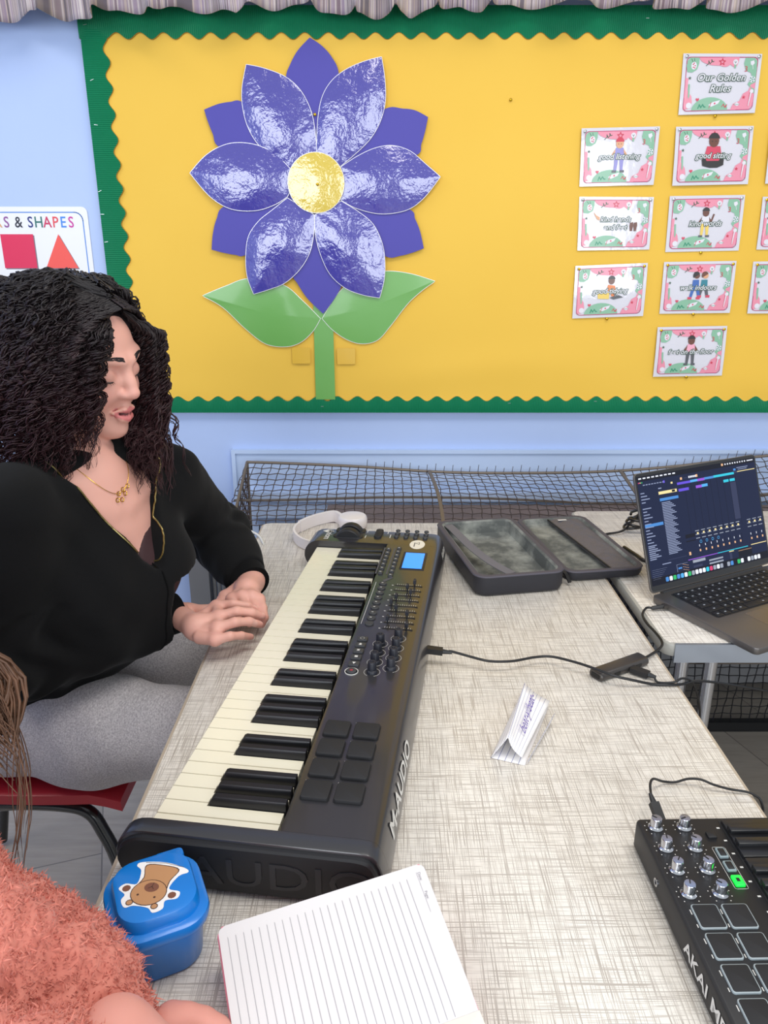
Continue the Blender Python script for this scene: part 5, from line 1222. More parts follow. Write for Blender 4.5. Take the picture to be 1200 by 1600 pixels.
# skin whose lips, brows and nails keep their own colours
m = mat('skin', 'DDA493', .48, sss=.12, spec=.4); nt, bb, N, L = nodes(m)
an = N('ShaderNodeAttribute'); an.attribute_name = 'tint'; L(an.outputs['Color'], bb.inputs['Base Color']); bump_to(nt, bb, noise(nt, 260, 3), .12, .0005)
m = mat('black_fleece', '161617', .95, sheen=.04, spec=.12, bump=(500, .25, .0006)); mat('rib_black', '0D0D0E', .95, sheen=.04, spec=.1, bump=(700, .5, .0006))
m = mat('grey_marl', '8E8A90', .9, sheen=.3, spec=.2); nt, bb, N, L = nodes(m)
gn = noise(nt, 1, 4, mapping=((420, 160, 420), (0, 0, .7)), rough=.7); L(mixcol(nt, ramp(nt, gn, [(.36, 0.), (.64, 1.)]), '9C979C', 'CECACC'), bb.inputs['Base Color']); bump_to(nt, bb, gn, .5, .0015)
mat('brown_top', '3A2023', .75); mat('gold', 'D2A94A', .25, metal=1); mat('zip_gold', '8F8255', .35, metal=.9)
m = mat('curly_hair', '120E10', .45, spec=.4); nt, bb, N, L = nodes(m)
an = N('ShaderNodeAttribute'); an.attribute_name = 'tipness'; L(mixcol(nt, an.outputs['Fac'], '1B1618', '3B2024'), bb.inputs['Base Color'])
mat('lash', '1A1214', .6); mat('tooth', 'E8E0D8', .3)

def frame(az, pitch, roll=0):
    """rows: right, forward, up of a head / torso frame"""
    fw = V3(math.cos(az)*math.cos(pitch), math.sin(az)*math.cos(pitch), -math.sin(pitch)); rt = V3(math.sin(az), -math.cos(az), 0)
    up = np.cross(rt, fw); c, s = math.cos(roll), math.sin(roll); return np.array([rt*c+up*s, fw, up*c-rt*s])
SKIN = np.array(lin('E0A898')); LIP = np.array(lin('CF6F72')); BROW = np.array(lin('4A302A')); PINKN = np.array(lin('E29C90')); LIDC = np.array(lin('B98478')); INMOUTH = np.array(lin('4A2326')); BLUSH = np.array(lin('DB8F86'))
def add_head(S, C, R, sc=1.0):
    """anatomical head; local axes x right, y forward, z up"""
    def w(x, y, z): return C+sc*(x*R[0]+y*R[1]+z*R[2])
    def E(c, r, k=.012, op='u'): S.ell(w(*c), np.array(r)*sc, R, k*sc, op)
    def Cn(a, b, ra, rb, k=.008, op='u'): S.cone(w(*a), w(*b), ra*sc, rb*sc, k*sc, op)
    E((0, -.018, .045), (.072, .092, .080)); E((0, .022, .018), (.066, .066, .072), .02)
    E((0, .022, -.035), (.056, .058, .066), .02); E((0, .032, -.070), (.048, .048, .036), .02); E((0, .066, -.094), (.024, .020, .018), .022)
    for s in (-1, 1):
        E((s*.036, .058, -.030), (.026, .024, .026), .02); E((s*.044, .018, -.060), (.018, .034, .028), .02)
        Cn((s*.012, .088, .028), (s*.048, .068, .032), .008, .008, .014)
        E((s*.031, .092, .008), (.018, .013, .012), .012, 's'); E((s*.031, .0735, .005), (.0155, .0140, .0135), .004)
        E((s*.0115, .0945, -.0255), (.0072, .0090, .0066), .006); E((s*.0065, .1005, -.0325), (.0028, .0042, .0018), .003, 's')
        Cn((s*.014, .078, -.008), (s*.020, .078, -.028), .010, .008, .015); E((s*.072, -.012, -.004), (.010, .018, .028), .006)
    Cn((0, .084, .022), (0, .098, -.004), .0075, .0078, .012); Cn((0, .096, -.004), (0, .1060, -.020), .0072, .0083, .010); E((0, .1030, -.0235), (.0092, .0090, .0080), .008)
    Cn((0, .087, -.038), (0, .089, -.052), .010, .010, .012)
    for s in (-1, 1):
        Cn((0, .0965, -.0525), (s*.009, .0958, -.0512), .0042, .0044, .004); Cn((s*.009, .0958, -.0512), (s*.022, .083, -.0575), .0044, .0020, .004)
        Cn((0, .0950, -.0672), (s*.010, .0925, -.0667), .0060, .0054, .005); Cn((s*.010, .0925, -.0667), (s*.0215, .0825, -.0595), .0054, .0020, .004)
    for s in (-1, 1): Cn((0, .103, -.0594), (s*.015, .092, -.0592), .0024, .0015, .0025, 's')
    Cn((0, .080, -.078), (0, .079, -.090), .013, .014, .012)
    return w
def head_color(V, C, R, sc=1.0, cols=None):
    q = (V-C)@R.T/sc; c = cols
    def blend(mask, target):
        nonlocal c; mask = np.clip(mask, 0, 1)[:, None]; c = c*(1-mask)+target*mask
    x, y, z = q[:, 0], q[:, 1], q[:, 2]; ax_ = np.abs(x); near = (np.abs(q).max(1) < .16)
    blend(.45*near*np.exp(-((ax_-.042)/.02)**2-((z+.028)/.018)**2)*(y > .03), BLUSH); blend(.35*near*np.exp(-(x/.014)**2-((z+.024)/.012)**2)*(y > .09), BLUSH)
    zc = -.0515-.0052*np.clip(ax_/.022, 0, 1)**2*1.2; up_ = (np.abs(z-zc+.0008) < .0056*(1.1-np.clip(ax_/.024, 0, 1)))
    lo_ = (z < -.0585) & (z > -.0735+.010*np.clip(ax_/.022, 0, 1)) & (ax_ < .0215)
    blend(.85*near*((y > .078) & (ax_ < .0225) & (up_ | lo_)), LIP)
    blend(.9*near*((y > .070) & (y < .0985) & (ax_ < .016) & (np.abs(z+.0593) < .0020)), INMOUTH)
    bz = .034+.004*np.sin(np.clip((ax_-.014)/.036, 0, 1)*2.6); blend(.0*near*((ax_ > .014) & (ax_ < .052) & (y > .05) & (np.abs(z-bz) < .0034*(1.15-np.clip((ax_-.014)/.04, 0, 1)*.7))), BROW)
    blend(.5*near*np.exp(-((ax_-.031)/.015)**2-((z-.008)/.009)**2)*(y > .06), LIDC)
    return c
def add_hand(S, chains, palm, k=.006):
    for pts, r in chains: S.chain(pts, r, k)
    for a, b, ra, rb in palm: S.cone(a, b, ra, rb, .012)
n3 = lambda v: np.array(v, float)/np.linalg.norm(v)
def A3(v): return np.array([v.x, v.y, v.z])
def wob(P, f, s=0): return np.sin(P[..., 0]*f+s+1.7*np.sin(P[..., 1]*f*.6+s))*np.sin(P[..., 2]*f*.9+1.3*s+1.4*np.sin(P[..., 0]*f*.5))

# ================================================================== THE SITTER
HC = V3(-.497, 1.270, 1.222); HR = frame(-20*D2R, 13*D2R, -3*D2R)
TF = frame(-33*D2R, 12*D2R)      # torso frame: right, forward, up
shR, shL = V3(-.572, 1.105, 1.018), V3(-.408, 1.405, .990); mid = (shR+shL)/2; hip = V3(-.735, 1.315, .575)
elR, wrR = V3(-.612, 1.095, .768), V3(-.390, 1.288, .757)
elL, wrL = V3(-.372, 1.600, .800), A3(atz(392, 908, .764))
B = SDF()
w_ = add_head(B, HC, HR)
neckb = mid+V3(-.012, 0, .030)
B.cone(w_(0, -.034, -.050), neckb, .043, .050, .012); B.cone(neckb, mid+V3(-.02, 0, -.05), .055, .075, .03)
B.chain([shR, neckb-V3(0, 0, .03), shL], [.040, .05, .038], .04)
chest = mid-TF[2]*.13
B.ell(chest-TF[1]*.0, (.150, .085, .150), TF, .04)
for s in (-1, 1): B.ell(chest+TF[1]*.055+TF[0]*s*.062-TF[2]*.02, (.066, .058, .066), TF, .03)
for s in (-1, 1): B.cone(mid+TF[1]*.052+TF[0]*s*.015-TF[2]*.01, mid+TF[1]*.028+TF[0]*s*.10+TF[2]*.015, .009, .008, .02)
B.cone(chest-TF[2]*.05, hip+V3(0, 0, .05), .115, .125, .05)
B.chain([shR, elR, wrR], [.045, .037, .024], .02); B.chain([shL, elL, wrL], [.038, .034, .024], .02)
# right hand lying over the left one
def HZ(l): return [A3(atz(u, v, z)) for u, v, z in l]
fR = [HZ([(316, 965, .763), (338, 947, .776), (364, 944, .783), (386, 947, .777), (398, 951, .768)]),
      HZ([(316, 975, .765), (341, 964, .777), (370, 955, .786), (393, 957, .778), (410, 962, .764)]),
      HZ([(316, 985, .765), (340, 981, .773), (367, 972, .782), (389, 971, .773), (406, 976, .757)]),
      HZ([(312, 996, .760), (336, 1000, .764), (359, 994, .769), (377, 993, .760), (392, 995, .747)])]
rF = [[.0125, .0105, .0086, .0078, .0066], [.0125, .0108, .0088, .008, .0068], [.0125, .0105, .0085, .0078, .0066], [.012, .0095, .0078, .0070, .006]]
B.chain([wrR]+HZ([(308, 980, .764), (328, 974, .768)]), [.022, .022, .019], .014)
for pts, r in zip(fR, rF): B.chain(pts, r, .004)
B.chain([fR[0][1], fR[1][1], fR[2][1], fR[3][1]], [.0095, .0105, .0100, .009], .008)
B.chain([wrR+V3(.02, .02, -.004)]+HZ([(318, 958, .752), (338, 949, .750), (356, 948, .745)]), [.016, .014, .0105, .008], .008)
# left hand underneath, fingers curling over the table edge of the palm
kn = HZ([(362, 936, .770), (378, 932, .775), (393, 932, .774), (405, 937, .768)])
B.chain([wrL]+HZ([(386, 922, .768)]), [.026, .026], .014)
tips = [HZ([(366, 952, .766), (372, 968, .752), (372, 975, .743)]), HZ([(382, 948, .768), (390, 966, .755), (390, 975, .744)]), HZ([(397, 946, .766), (404, 960, .757), (406, 972, .745)]), HZ([(410, 950, .762), (413, 965, .754), (409, 976, .742)])]
for k_, t_ in zip(kn, tips): B.chain([A3(atz(386, 920, .768)), k_]+t_, [.016, .0105, .0088, .0078, .0066], .004)
B.chain(kn, [.0095, .010, .010, .009], .008)
B.chain([wrL+V3(-.012, -.01, -.004)]+HZ([(352, 933, .758), (344, 944, .750), (352, 957, .744)]), [.016, .0125, .0100, .008], .008)
def col_girl(V):
    c = np.tile(SKIN, (len(V), 1)); c = head_color(V, HC, HR, 1.0, c)
    for ch in fR+[[*t_] for t_ in tips]:
        d = np.linalg.norm(V-ch[-1], axis=1); mk = np.clip(1-(d-.008)/.012, 0, 1)[:, None]*.45; c = c*(1-mk)+PINKN*mk
        t = n3(ch[-1]-ch[-2]); up_ = V3(0, 0, 1)-t*t[2]; up_ = n3(up_); q = V-(ch[-1]+up_*.004); mk = ((np.abs(q@t) < .0065) & (q@up_ > 0) & (np.abs(q@np.cross(t, up_)) < .0048))[:, None]*.5; c = c*(1-mk)+np.array(lin('EFC0B4'))*mk
    for p in [f_[1] for f_ in fR]+kn:
        d = np.linalg.norm(V-p, axis=1); mk = np.clip(1-d/.018, 0, 1)[:, None]*.35; c = c*(1-mk)+PINKN*mk
    return c
girl = sdf_mesh('person', [(B, V3(-.90, 1.03, .50), V3(-.19, 1.67, 1.37), .0026, None)], 'skin', None, col_girl)
tag(girl, 'person with long dark curly hair and black zip jacket, hands folded on the table edge', 'person')
R0_ = random.Random(9)
# eyelashes
for s in (-1, 1):
    b = MB()
    pts = [w_(s*(.031+.0150*math.cos(a)), .0865-.011*abs(math.cos(a))**2, .0005-.0035*math.sin(a)) for a in [math.pi*k/10 for k in range(11)]]
    b.tube(pts, [.0006+.0006*math.sin(math.pi*k/10) for k in range(11)], 'lash', 5)
    for k in range(1, 10): 
        p = pts[k]; b.tube([p, p+HR[1]*.0045-HR[2]*.0030+HR[0]*s*.0012*(k-5)/-5*-1], [.0005, .0001], 'lash', 4)
    b.build('eyelashes', girl)
b = MB(); tw = [w_(x, .0885-.0022*(x/.01)**2, -.0565) for x in np.linspace(-.010, .010, 7)]; b.ribbon([Vector(t) for t in tw], .003, .0022, 'tooth', Vector(HR[2])); b.build('teeth', girl)
from mathutils.bvhtree import BVHTree
def bvh(o): return BVHTree.FromPolygons([v.co[:] for v in o.data.vertices], [p.vertices[:] for p in o.data.polygons])
sb_ = bvh(girl)
def on_face(x, z, lift): h = sb_.ray_cast(Vector(w_(x, .2, z)), Vector(-HR[1])); return (h[0]+Vector(HR[1])*lift) if h[0] else None
for s in (-1, 1):
    b = MB()
    for k in range(150):
        q = R0_.random(); x = s*(.013+.038*q); zb_ = .0325+.0050*math.sin(q*2.5)-.004*q; wd = .0034*(1-.75*q); z = zb_+R0_.uniform(-wd, wd)
        p0_, p1_ = on_face(x, z, .0002), on_face(x+s*.0055, z+.0016-.0030*q, .0007)
        if p0_ and p1_ and (p0_-p1_).length < .012: b.tube([p0_, (p0_+p1_)/2+Vector(HR[1])*.0004, p1_], [.00045, .00045, .0001], 'lash', 3)
    if b.v: b.build('eyebrow', girl)
# brown top
T = SDF(); T.ell(chest, (.153, .089, .150), TF, .04)
for s in (-1, 1): T.ell(chest+TF[1]*.056+TF[0]*s*.062-TF[2]*.02, (.069, .061, .069), TF, .03)
T.cone(chest-TF[2]*.05, hip+V3(0, 0, .05), .119, .129, .05)
def topcut(P):
    q = P-mid; x = q@TF[0]; z = q@TF[2]; line = -.052-.075*np.exp(-((x-.022)/.036)**2)-.04*np.clip(x-.05, 0, 1)
    return -(z-line)
T.fn(lambda P: -topcut(P)*-1, [-2]*3, [3]*3, .004, 's')
sdf_mesh('camisole', [(T, V3(-.95, 1.0, .48), V3(-.25, 1.70, 1.12), .0055, None)], 'brown_top', girl)
# jacket
J = SDF()
J.chain([shR+V3(-.01, .01, -.005), mid+V3(-.03, 0, .015), shL+V3(-.01, -.01, -.005)], [.068, .070, .060], .05)
J.ell(chest-TF[1]*.006, (.178, .112, .165), TF, .05)
for s in (-1, 1): J.ell(chest+TF[1]*.054+TF[0]*s*.066-TF[2]*.02, (.086, .076, .086), TF, .04)
J.cone(chest-TF[2]*.05, hip+V3(.02, -.01, .07), .145, .165, .06); J.ell(hip+V3(0, 0, .03), (.19, .19, .08), None, .04)
J.chain([shR, elR], [.070, .064], .04); J.chain([elR, elR*.45+wrR*.55, elR*.06+wrR*.94], [.064, .056, .042], .03)
J.chain([shL, elL], [.062, .060], .03); eL2 = elL*.5+wrL*.5; J.chain([elL, eL2, elL*.06+wrL*.94], [.062, .055, .042], .03)
# hood / collar folds behind and beside the neck
J.chain([mid+TF[0]*.085+TF[1]*.03+TF[2]*.045, mid+TF[0]*.07-TF[1]*.055+TF[2]*.055, mid-TF[1]*.085+TF[2]*.045, mid-TF[0]*.07-TF[1]*.055+TF[2]*.055, mid-TF[0]*.085+TF[1]*.03+TF[2]*.045], [.024, .034, .042, .034, .022], .02)
zipb = V3(*[*(aty(262, 892, 1.215))][:3])
def edge_pts(pl_, off=.0): return [A3(aty(u, v, y)) for u, v, y in pl_]
# V opening defined on the chest plane
def tl(p): q = p-mid; return q@TF[0], q@TF[2]
vz = tl(zipb); rE = [(.058, .075), (.052, .03), (.047, -.02), (.030, -.075)]; 
def jcut(P):
    q = P-mid; x = q@TF[0]; y = q@TF[1]; z = q@TF[2]
    zz_ = np.clip((z-vz[1])/(.06-vz[1]), 0, 3); wR_ = vz[0]+(.080-vz[0])*zz_**.80; wL_ = vz[0]+(-.088-vz[0])*zz_**.72
    d = np.maximum(np.maximum(x-wR_, wL_-x)*.8, (vz[1]-z)); return np.maximum(d, .018-y+.0*z)
J.fn(jcut, mid-.30, mid+.32, .006, 's')
# sleeve ends cut square
def capcut(w0, e0, keep): 
    dr = n3(w0-e0)
    return lambda P: np.maximum(-((P-w0)@dr-keep), np.linalg.norm(P-w0, axis=-1)-.11)
J.fn(capcut(wrR, elR, -.026), wrR-.12, wrR+.12, .003, 's'); J.fn(capcut(wrL, elL, -.024), wrL-.12, wrL+.12, .003, 's')
# hem
J.fn(lambda P: P[..., 2]-.555, [-2]*3, [3, 3, .6], .01, 's')
def folds(P):
    a = .0045*wob(P, 24, .4)+.0030*wob(P, 52, 2.1)
    # creases round the elbows and forearms
    for e_, w0 in ((elR, wrR), (elL, wrL)):
        dr = n3(w0-e_); t = (P-e_)@dr; r_ = np.linalg.norm(P-e_-t[..., None]*dr, axis=-1); a = a+.0045*np.sin(t*95+3*np.sin(P[..., 2]*40))*np.exp(-((t-.03)/.07)**2)*(r_ < .12)
    q = P-mid; a = a+.005*np.sin((q@TF[0])*38+(q@TF[2])*30+2*np.sin(q@TF[2]*18))*np.exp(-((q@TF[2]+.22)/.12)**2)
    return a
jk = sdf_mesh('jacket', [(J, V3(-1.0, .95, .52), V3(-.20, 1.72, 1.14), .0050, folds)], 'black_fleece', girl)
# cuffs
for e_, w0, r0 in ((elR, wrR, .0415), (elL, wrL, .0405)):
    dr = n3(w0-e_); b = MB(); P_ = [Vector(w0+dr*q) for q in (-.060, -.056, -.040, -.010, .008, .0085, .002)]; b.tube(P_, [r0*.95, r0*1.0, r0*.97, r0*.92, r0*.90, r0*.84, r0*.80], 'rib_black', 28, False); b.build('cuff', girl, 60)
# zip along both edges of the opening: gold teeth
def on_jacket(x, z, yy):  return mid+TF[0]*x+TF[2]*z+TF[1]*yy
jb = bvh(jk)
def cast(x, z, tree, lift=.002):
    o = Vector(mid+TF[0]*x+TF[2]*z+TF[1]*.35); h = tree.ray_cast(o, Vector(-TF[1])); return (h[0]+Vector(TF[1])*lift) if h[0] else None
for s in (1, -1):
    pts = []
    for k in range(80):
        q = k/79*1.3; z = vz[1]+(.06-vz[1])*q; x = vz[0]+((.080 if s > 0 else -.088)-vz[0])*q**(.80 if s > 0 else .72)+s*.004
        p = cast(x, z, jb)
        if p and (not pts or (p-pts[-1]).length < .06): pts.append(p)
    if len(pts) > 4:
        b = MB(); b.tube(pts, .0016, 'zip_gold', 6)
        if s < 0:
            for k in range(0, len(pts)*3-3):
                i = k//3; p = pts[i].lerp(pts[i+1], (k % 3)/3); b.box(p.x-.0012, p.x+.0012, p.y-.0012, p.y+.0012, p.z-.0006, p.z+.0006, 'gold')
        b.build('zip_teeth', jk)
zp = cast(vz[0], vz[1]-.004, jb)
if zp:
    b = MB(); b.tube([zp, zp+Vector((0, 0, -.010)), zp+Vector((.001, 0, -.024))], [.003, .0022, .0028], 'gold', 8); b.build('zip_pull', jk)
    pts = [cast(vz[0]+.001*math.sin(k), vz[1]-.008*k, jb, .0006) for k in range(26)]; pts = [p for p in pts if p]
    b = MB(); b.tube(pts, .0018, 'rib_black', 6); b.build('closed_zip', jk)
# necklace
npt = []
for k in range(25):
    a_ = (k/24-.5)*2; x = .056*a_+.004; z = .072-.050*(1-abs(a_)**1.8); p = cast(x, z, sb_, .0015)
    if p: npt.append(p)
if len(npt) > 5:
    b = MB(); b.tube(smooth_path(npt, 2), .0005, 'gold', 6); nk = b.build('necklace', girl)
    b = MB(); c_ = cast(.004, .020, sb_, .003) or npt[len(npt)//2]
    for k, (dx, dz) in enumerate(((-.012, .006), (-.006, .001), (0, -.003), (.006, 0), (.003, .006), (-.004, .007))):
        p = cast(.002+dx*1.5, .016+dz*1.3-dx*.4, sb_, .003)
        if p: b.tube([p+Vector((0.0028*math.cos(t), 0.001*math.sin(t), .0034*math.sin(t))) for t in [2*math.pi*i/10 for i in range(11)]], .0009, 'gold', 6)
    b.build('pendant', nk)
# trousers
TR = SDF()
kR, kL = V3(-.300, 1.165, .588), V3(-.300, 1.565, .585)
TR.ell(hip+V3(0, 0, -.005), (.165, .175, .100), None, .05)
TR.chain([hip+V3(.02, -.085, -.008), V3(-.52, 1.198, .567), kR], [.099, .093, .071], .05); TR.chain([hip+V3(.02, .085, -.008), V3(-.52, 1.44, .565), kL], [.100, .092, .070], .05)
TR.chain([kR, V3(-.33, 1.165, .30), V3(-.36, 1.18, .08)], [.066, .060, .042], .04); TR.chain([kL, V3(-.31, 1.55, .30), V3(-.34, 1.53, .08)], [.066, .060, .042], .04)
TR.fn(lambda P: P[..., 2]-.480+.0*P[..., 0]+10*(P[..., 0] > -.45), [-2]*3, [-.44, 3, .5], .02, 's')
def tf(P): return .0035*wob(P, 22, 1.)+.002*wob(P, 48, .3)
sdf_mesh('joggers', [(TR, V3(-.95, 1.0, .05), V3(-.20, 1.70, .70), .0065, tf)], 'grey_marl', girl)
trb = None
b = MB(); sp = smooth_path([atz(-20, 1165, .60), atz(60, 1180, .60), atz(110, 1205, .585), atz(180, 1230, .56)], 4)
# shoes
mat('shoe_white', 'D8D6D4', .5)
for kx_, ky_ in ((-.36, 1.18), (-.34, 1.53)):
    S_ = SDF(); S_.cone(V3(kx_-.03, ky_, .045), V3(kx_+.14, ky_-.01, .036), .042, .038, .02); S_.cone(V3(kx_, ky_, .09), V3(kx_, ky_, .05), .04, .045, .02)
    S_.fn(lambda P: P[..., 2]-.003, [-2]*3, [3, 3, .05], .004, 's'); sdf_mesh('shoe', [(S_, V3(kx_-.12, ky_-.09, -.01), V3(kx_+.22, ky_+.08, .16), .006, None)], 'shoe_white', girl)

# hair: dark cap plus hundreds of coiled locks
HB = SDF(); YR = frame(-20*D2R, 8*D2R)
def hw(x, y, z): return HC+x*YR[0]+y*YR[1]+z*YR[2]
HB.ell(hw(0, -.022, .048), (.090, .102, .087), YR, .02); HB.ell(hw(0, -.055, -.03), (.098, .078, .115), YR, .03)
HB.ell(hw(.080, -.020, -.030), (.040, .054, .100), YR, .03); HB.ell(hw(-.085, .000, -.035), (.024, .050, .10), YR, .03)
HB.ell(w_(0, .118, -.030), (.056, .070, .112), HR, .012, 's'); HB.ell(w_(-.01, .10, .040), (.040, .060, .045), HR, .010, 's')
hair_o = None
def hf(P): return .004*wob(P, 90, 0)
D_, F_ = [], []
strV, strF, strA, NV = [], [], [], [0]
def lock(path, rad, coil, turns, ph, tip0=0, nseg=None, sides=5):
    n = nseg or int(turns*9)+2; L_ = np.array(path, float); t = np.linspace(0, 1, n); ti = np.linspace(0, 1, len(L_))
    C_ = np.stack([np.interp(t, ti, L_[:, k]) for k in range(3)], 1); T1 = np.gradient(C_, axis=0); T1 /= np.linalg.norm(T1, axis=1)[:, None]+1e-9
    ref = V3(.3, .5, .8); a = np.cross(T1, ref); a /= np.linalg.norm(a, axis=1)[:, None]+1e-9; b2 = np.cross(T1, a); th = 2*math.pi*turns*t+ph
    grow_ = coil*(.6+.8*t)*np.clip(t*4, .15, 1)*np.clip((1-t)*6, .4, 1); C_ = C_+(a*np.cos(th)[:, None]+b2*np.sin(th)[:, None])*grow_[:, None]
    T1 = np.gradient(C_, axis=0); T1 /= np.linalg.norm(T1, axis=1)[:, None]+1e-9; a = np.cross(T1, ref); a /= np.linalg.norm(a, axis=1)[:, None]+1e-9; b2 = np.cross(T1, a)
    rr = rad*np.clip((1-t)*5, .25, 1); o = NV[0]; ang = np.arange(sides)*2*math.pi/sides
    V = C_[:, None, :]+(a[:, None, :]*np.cos(ang)[None, :, None]*1.5+b2[:, None, :]*np.sin(ang)[None, :, None])*rr[:, None, None]
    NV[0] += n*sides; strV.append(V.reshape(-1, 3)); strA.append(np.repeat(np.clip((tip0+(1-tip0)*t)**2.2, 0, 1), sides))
    ii, kk = np.meshgrid(np.arange(n-1), np.arange(sides), indexing='ij'); qq = (kk+1) % sides
    strF.append(np.stack([o+ii*sides+kk, o+ii*sides+qq, o+(ii+1)*sides+qq, o+(ii+1)*sides+kk], -1).reshape(-1, 4))
R_ = random.Random(5)
def tress(path, rad, coil, turns, tip0=0, k=3):
    ph = R_.uniform(0, 6.28)
    for j in range(k): lock([p+V3(R_.uniform(-1, 1), R_.uniform(-1, 1), R_.uniform(-1, 1))*.0018 for p in path], rad*R_.uniform(.6, 1.0), coil*R_.uniform(.75, 1.15), turns*(1+R_.uniform(-.02, .02)), ph+j*.55, tip0, int(turns*7)+2, 4)
def fall(phi, lay, length):
    """path from the parting over the head then hanging; phi 0 = forward, + = her right"""
    c, s = math.cos(phi), math.sin(phi); pts = []; rx_, ry_ = .108*lay, (.112 if c < 0 else .096)*lay
    side = 1 if s > 0 else -1
    start = hw(side*.006, .02+.055*c, .128*(.75+.25*lay)-.02*max(c, 0))
    for k in range(1, 15):
        q = k/14; ang = q*length; 
        if ang < 1.57: rr = math.sin(ang)**.8; z = .050+.082*lay*math.cos(ang)
        else: rr = 1+.14*(ang-1.57)*lay; z = .050-.085*(ang-1.57)
        pts.append(hw(rr*rx_*s, -.020+rr*ry_*c, z))
    return [start]+pts
nl_ = 0
for i in range(980):
    phi = R_.uniform(-math.pi, math.pi)
    if abs(phi) < .80: continue
    if phi < 0 and abs(phi) < 1.1 and R_.random() < .3: continue
    lay = R_.uniform(.86, 1.10); length = R_.uniform(2.6, 4.5)
    if abs(phi) < 1.25: length = R_.uniform(2.5, 4.2)
    path = fall(phi, lay, length); path = [p+V3(R_.uniform(-1, 1), R_.uniform(-1, 1), R_.uniform(-1, 1))*.005 for p in path]
    ln = sum(np.linalg.norm(path[k+1]-path[k]) for k in range(len(path)-1))
    tress(path, R_.uniform(.0011, .0018), R_.uniform(.005, .0095), ln/R_.uniform(.024, .040)); nl_ += 1
# locks framing the face, near side
for i in range(70):
    x0 = R_.uniform(.046, .098); y0 = R_.uniform(.030, .072)-max(0, x0-.06)*.9; top_ = w_(x0*.35, .045, .108); end = hw(x0+R_.uniform(-.004, .02), y0+R_.uniform(0, .015), R_.uniform(-.155, -.06))
    path = [top_, w_(x0*.8, y0+.022, .075), w_(x0+.012, y0+.020, .02), hw(x0+.012, y0+.02, -.03), end]
    tress(path, R_.uniform(.0009, .0014), R_.uniform(.005, .009), R_.uniform(6, 10), .15)
# far side falling in front of her left shoulder
for i in range(260):
    u = R_.random(); p0_ = w_(-.02-.02*u, .060, .100-.02*u); x1_ = -R_.uniform(.066, .105); y1_ = R_.uniform(-.01, .085)
    e_ = hw(x1_-R_.uniform(-.025, .02), y1_+R_.uniform(.0, .055), R_.uniform(-.35, -.10))
    path = [p0_, hw(x1_*.85, y1_+.012, .055), hw(x1_, y1_+.008, .0), hw(x1_-.004, y1_+.012, -.07), e_]
    tress(path, R_.uniform(.0010, .0016), R_.uniform(.005, .010), R_.uniform(7, 11), .25)
for i in range(120):
    e_ = A3(aty(R_.uniform(198, 258), R_.uniform(690, 775), R_.uniform(1.24, 1.30))); x1_ = -R_.uniform(.070, .098); y1_ = R_.uniform(.0, .07)
    tress([hw(x1_*.9, y1_, .03), hw(x1_, y1_+.006, -.05), hw(x1_-.002, y1_+.012, -.11), e_], R_.uniform(.0010, .0016), R_.uniform(.005, .010), R_.uniform(7, 10), .35)
# smooth roots swept from the parting
for i in range(620):
    s = R_.choice((-1, 1)); yy = R_.uniform(-.13, .075); a0 = w_(s*.002, yy, .1255-.9*max(0, yy-.02)**1.0*.35-.25*max(0, -yy-.03))
    p1 = w_(s*.045, yy-.004, .112-.3*max(0, yy-.02)); p2 = w_(s*.082, yy-.010, .065); p3 = w_(s*.098, yy-.016, .01)
    lock([a0, p1, p2, p3], .0012, R_.uniform(.0015, .0045), 5, R_.uniform(0, 6.28))
# flyaways
for i in range(60):
    phi = R_.uniform(.5, 5.8); p = fall(phi, 1.1, R_.uniform(1.2, 3.4)); e_ = p[-1]+V3(R_.uniform(-.02, .03), R_.uniform(-.02, .02), R_.uniform(-.03, .02)); lock([p[-5], p[-2], e_], .0004, .006, 3, R_.uniform(0, 6), .5, None, 3)
Dh, axh = HB.field(HC-V3(.20, .20, .22), HC+V3(.20, .20, .18), .005, hf); Vh, Fh = surface_nets(Dh, HC-V3(.20, .20, .22), .005)
SV = np.concatenate(strV); me = np_mesh('hair', np.concatenate([Vh, SV]), np.concatenate([Fh, np.concatenate(strF)+len(Vh)]))
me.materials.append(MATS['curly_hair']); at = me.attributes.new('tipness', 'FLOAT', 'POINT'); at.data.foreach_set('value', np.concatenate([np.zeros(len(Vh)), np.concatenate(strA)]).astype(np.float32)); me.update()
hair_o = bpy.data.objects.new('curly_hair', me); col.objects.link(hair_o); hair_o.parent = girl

# ================================================================== CHAIR
mat('red_vinyl', 'B01228', .38, coat=.2, bump=(300, .15, .0005)); mat('black_tube', '16171A', .25, coat=.4)
cx_, cy_ = -.675, 1.335
ch = thing('school_chair', 'red-seated chair with a black tube frame under the seated person', 'chair', (cx_, cy_, 0), 0, 'red-seated chairs along the long table')
b = MB(); vs = []; n = 14
def seat_z(q): return .452+.010*math.cos(q*3.0)
loops = []
for i in range(n+1):
    q = i/n; x = -.20+.405*q; z = .486-.010*math.sin(math.pi*q)-.018*max(0, q-.88)/.12
    hw_ = .205-.015*(1-q); loops.append([(x, -hw_, z-.026), (x, -hw_-.003, z-.004), (x, -hw_+.004, z), (x, hw_-.004, z), (x, hw_+.003, z-.004), (x, hw_, z-.026)])
b.loft(loops, 'red_vinyl'); b.build('seat', ch, 40)
b = MB(); loops = []
for i in range(9):
    q = i/8; z = .66+.17*q; y = 0; bow = .0
    loops.append([(-.235-.03*q+.02*math.cos(a_*2.2), .19*a_*2, z) for a_ in (-.5, -.3, -.1, .1, .3, .5)]+[(-.247-.03*q+.02*math.cos(a_*2.2), .19*a_*2, z) for a_ in (.5, .3, .1, -.1, -.3, -.5)])
b.loft(loops, 'red_vinyl'); b.build('backrest', ch, 40)
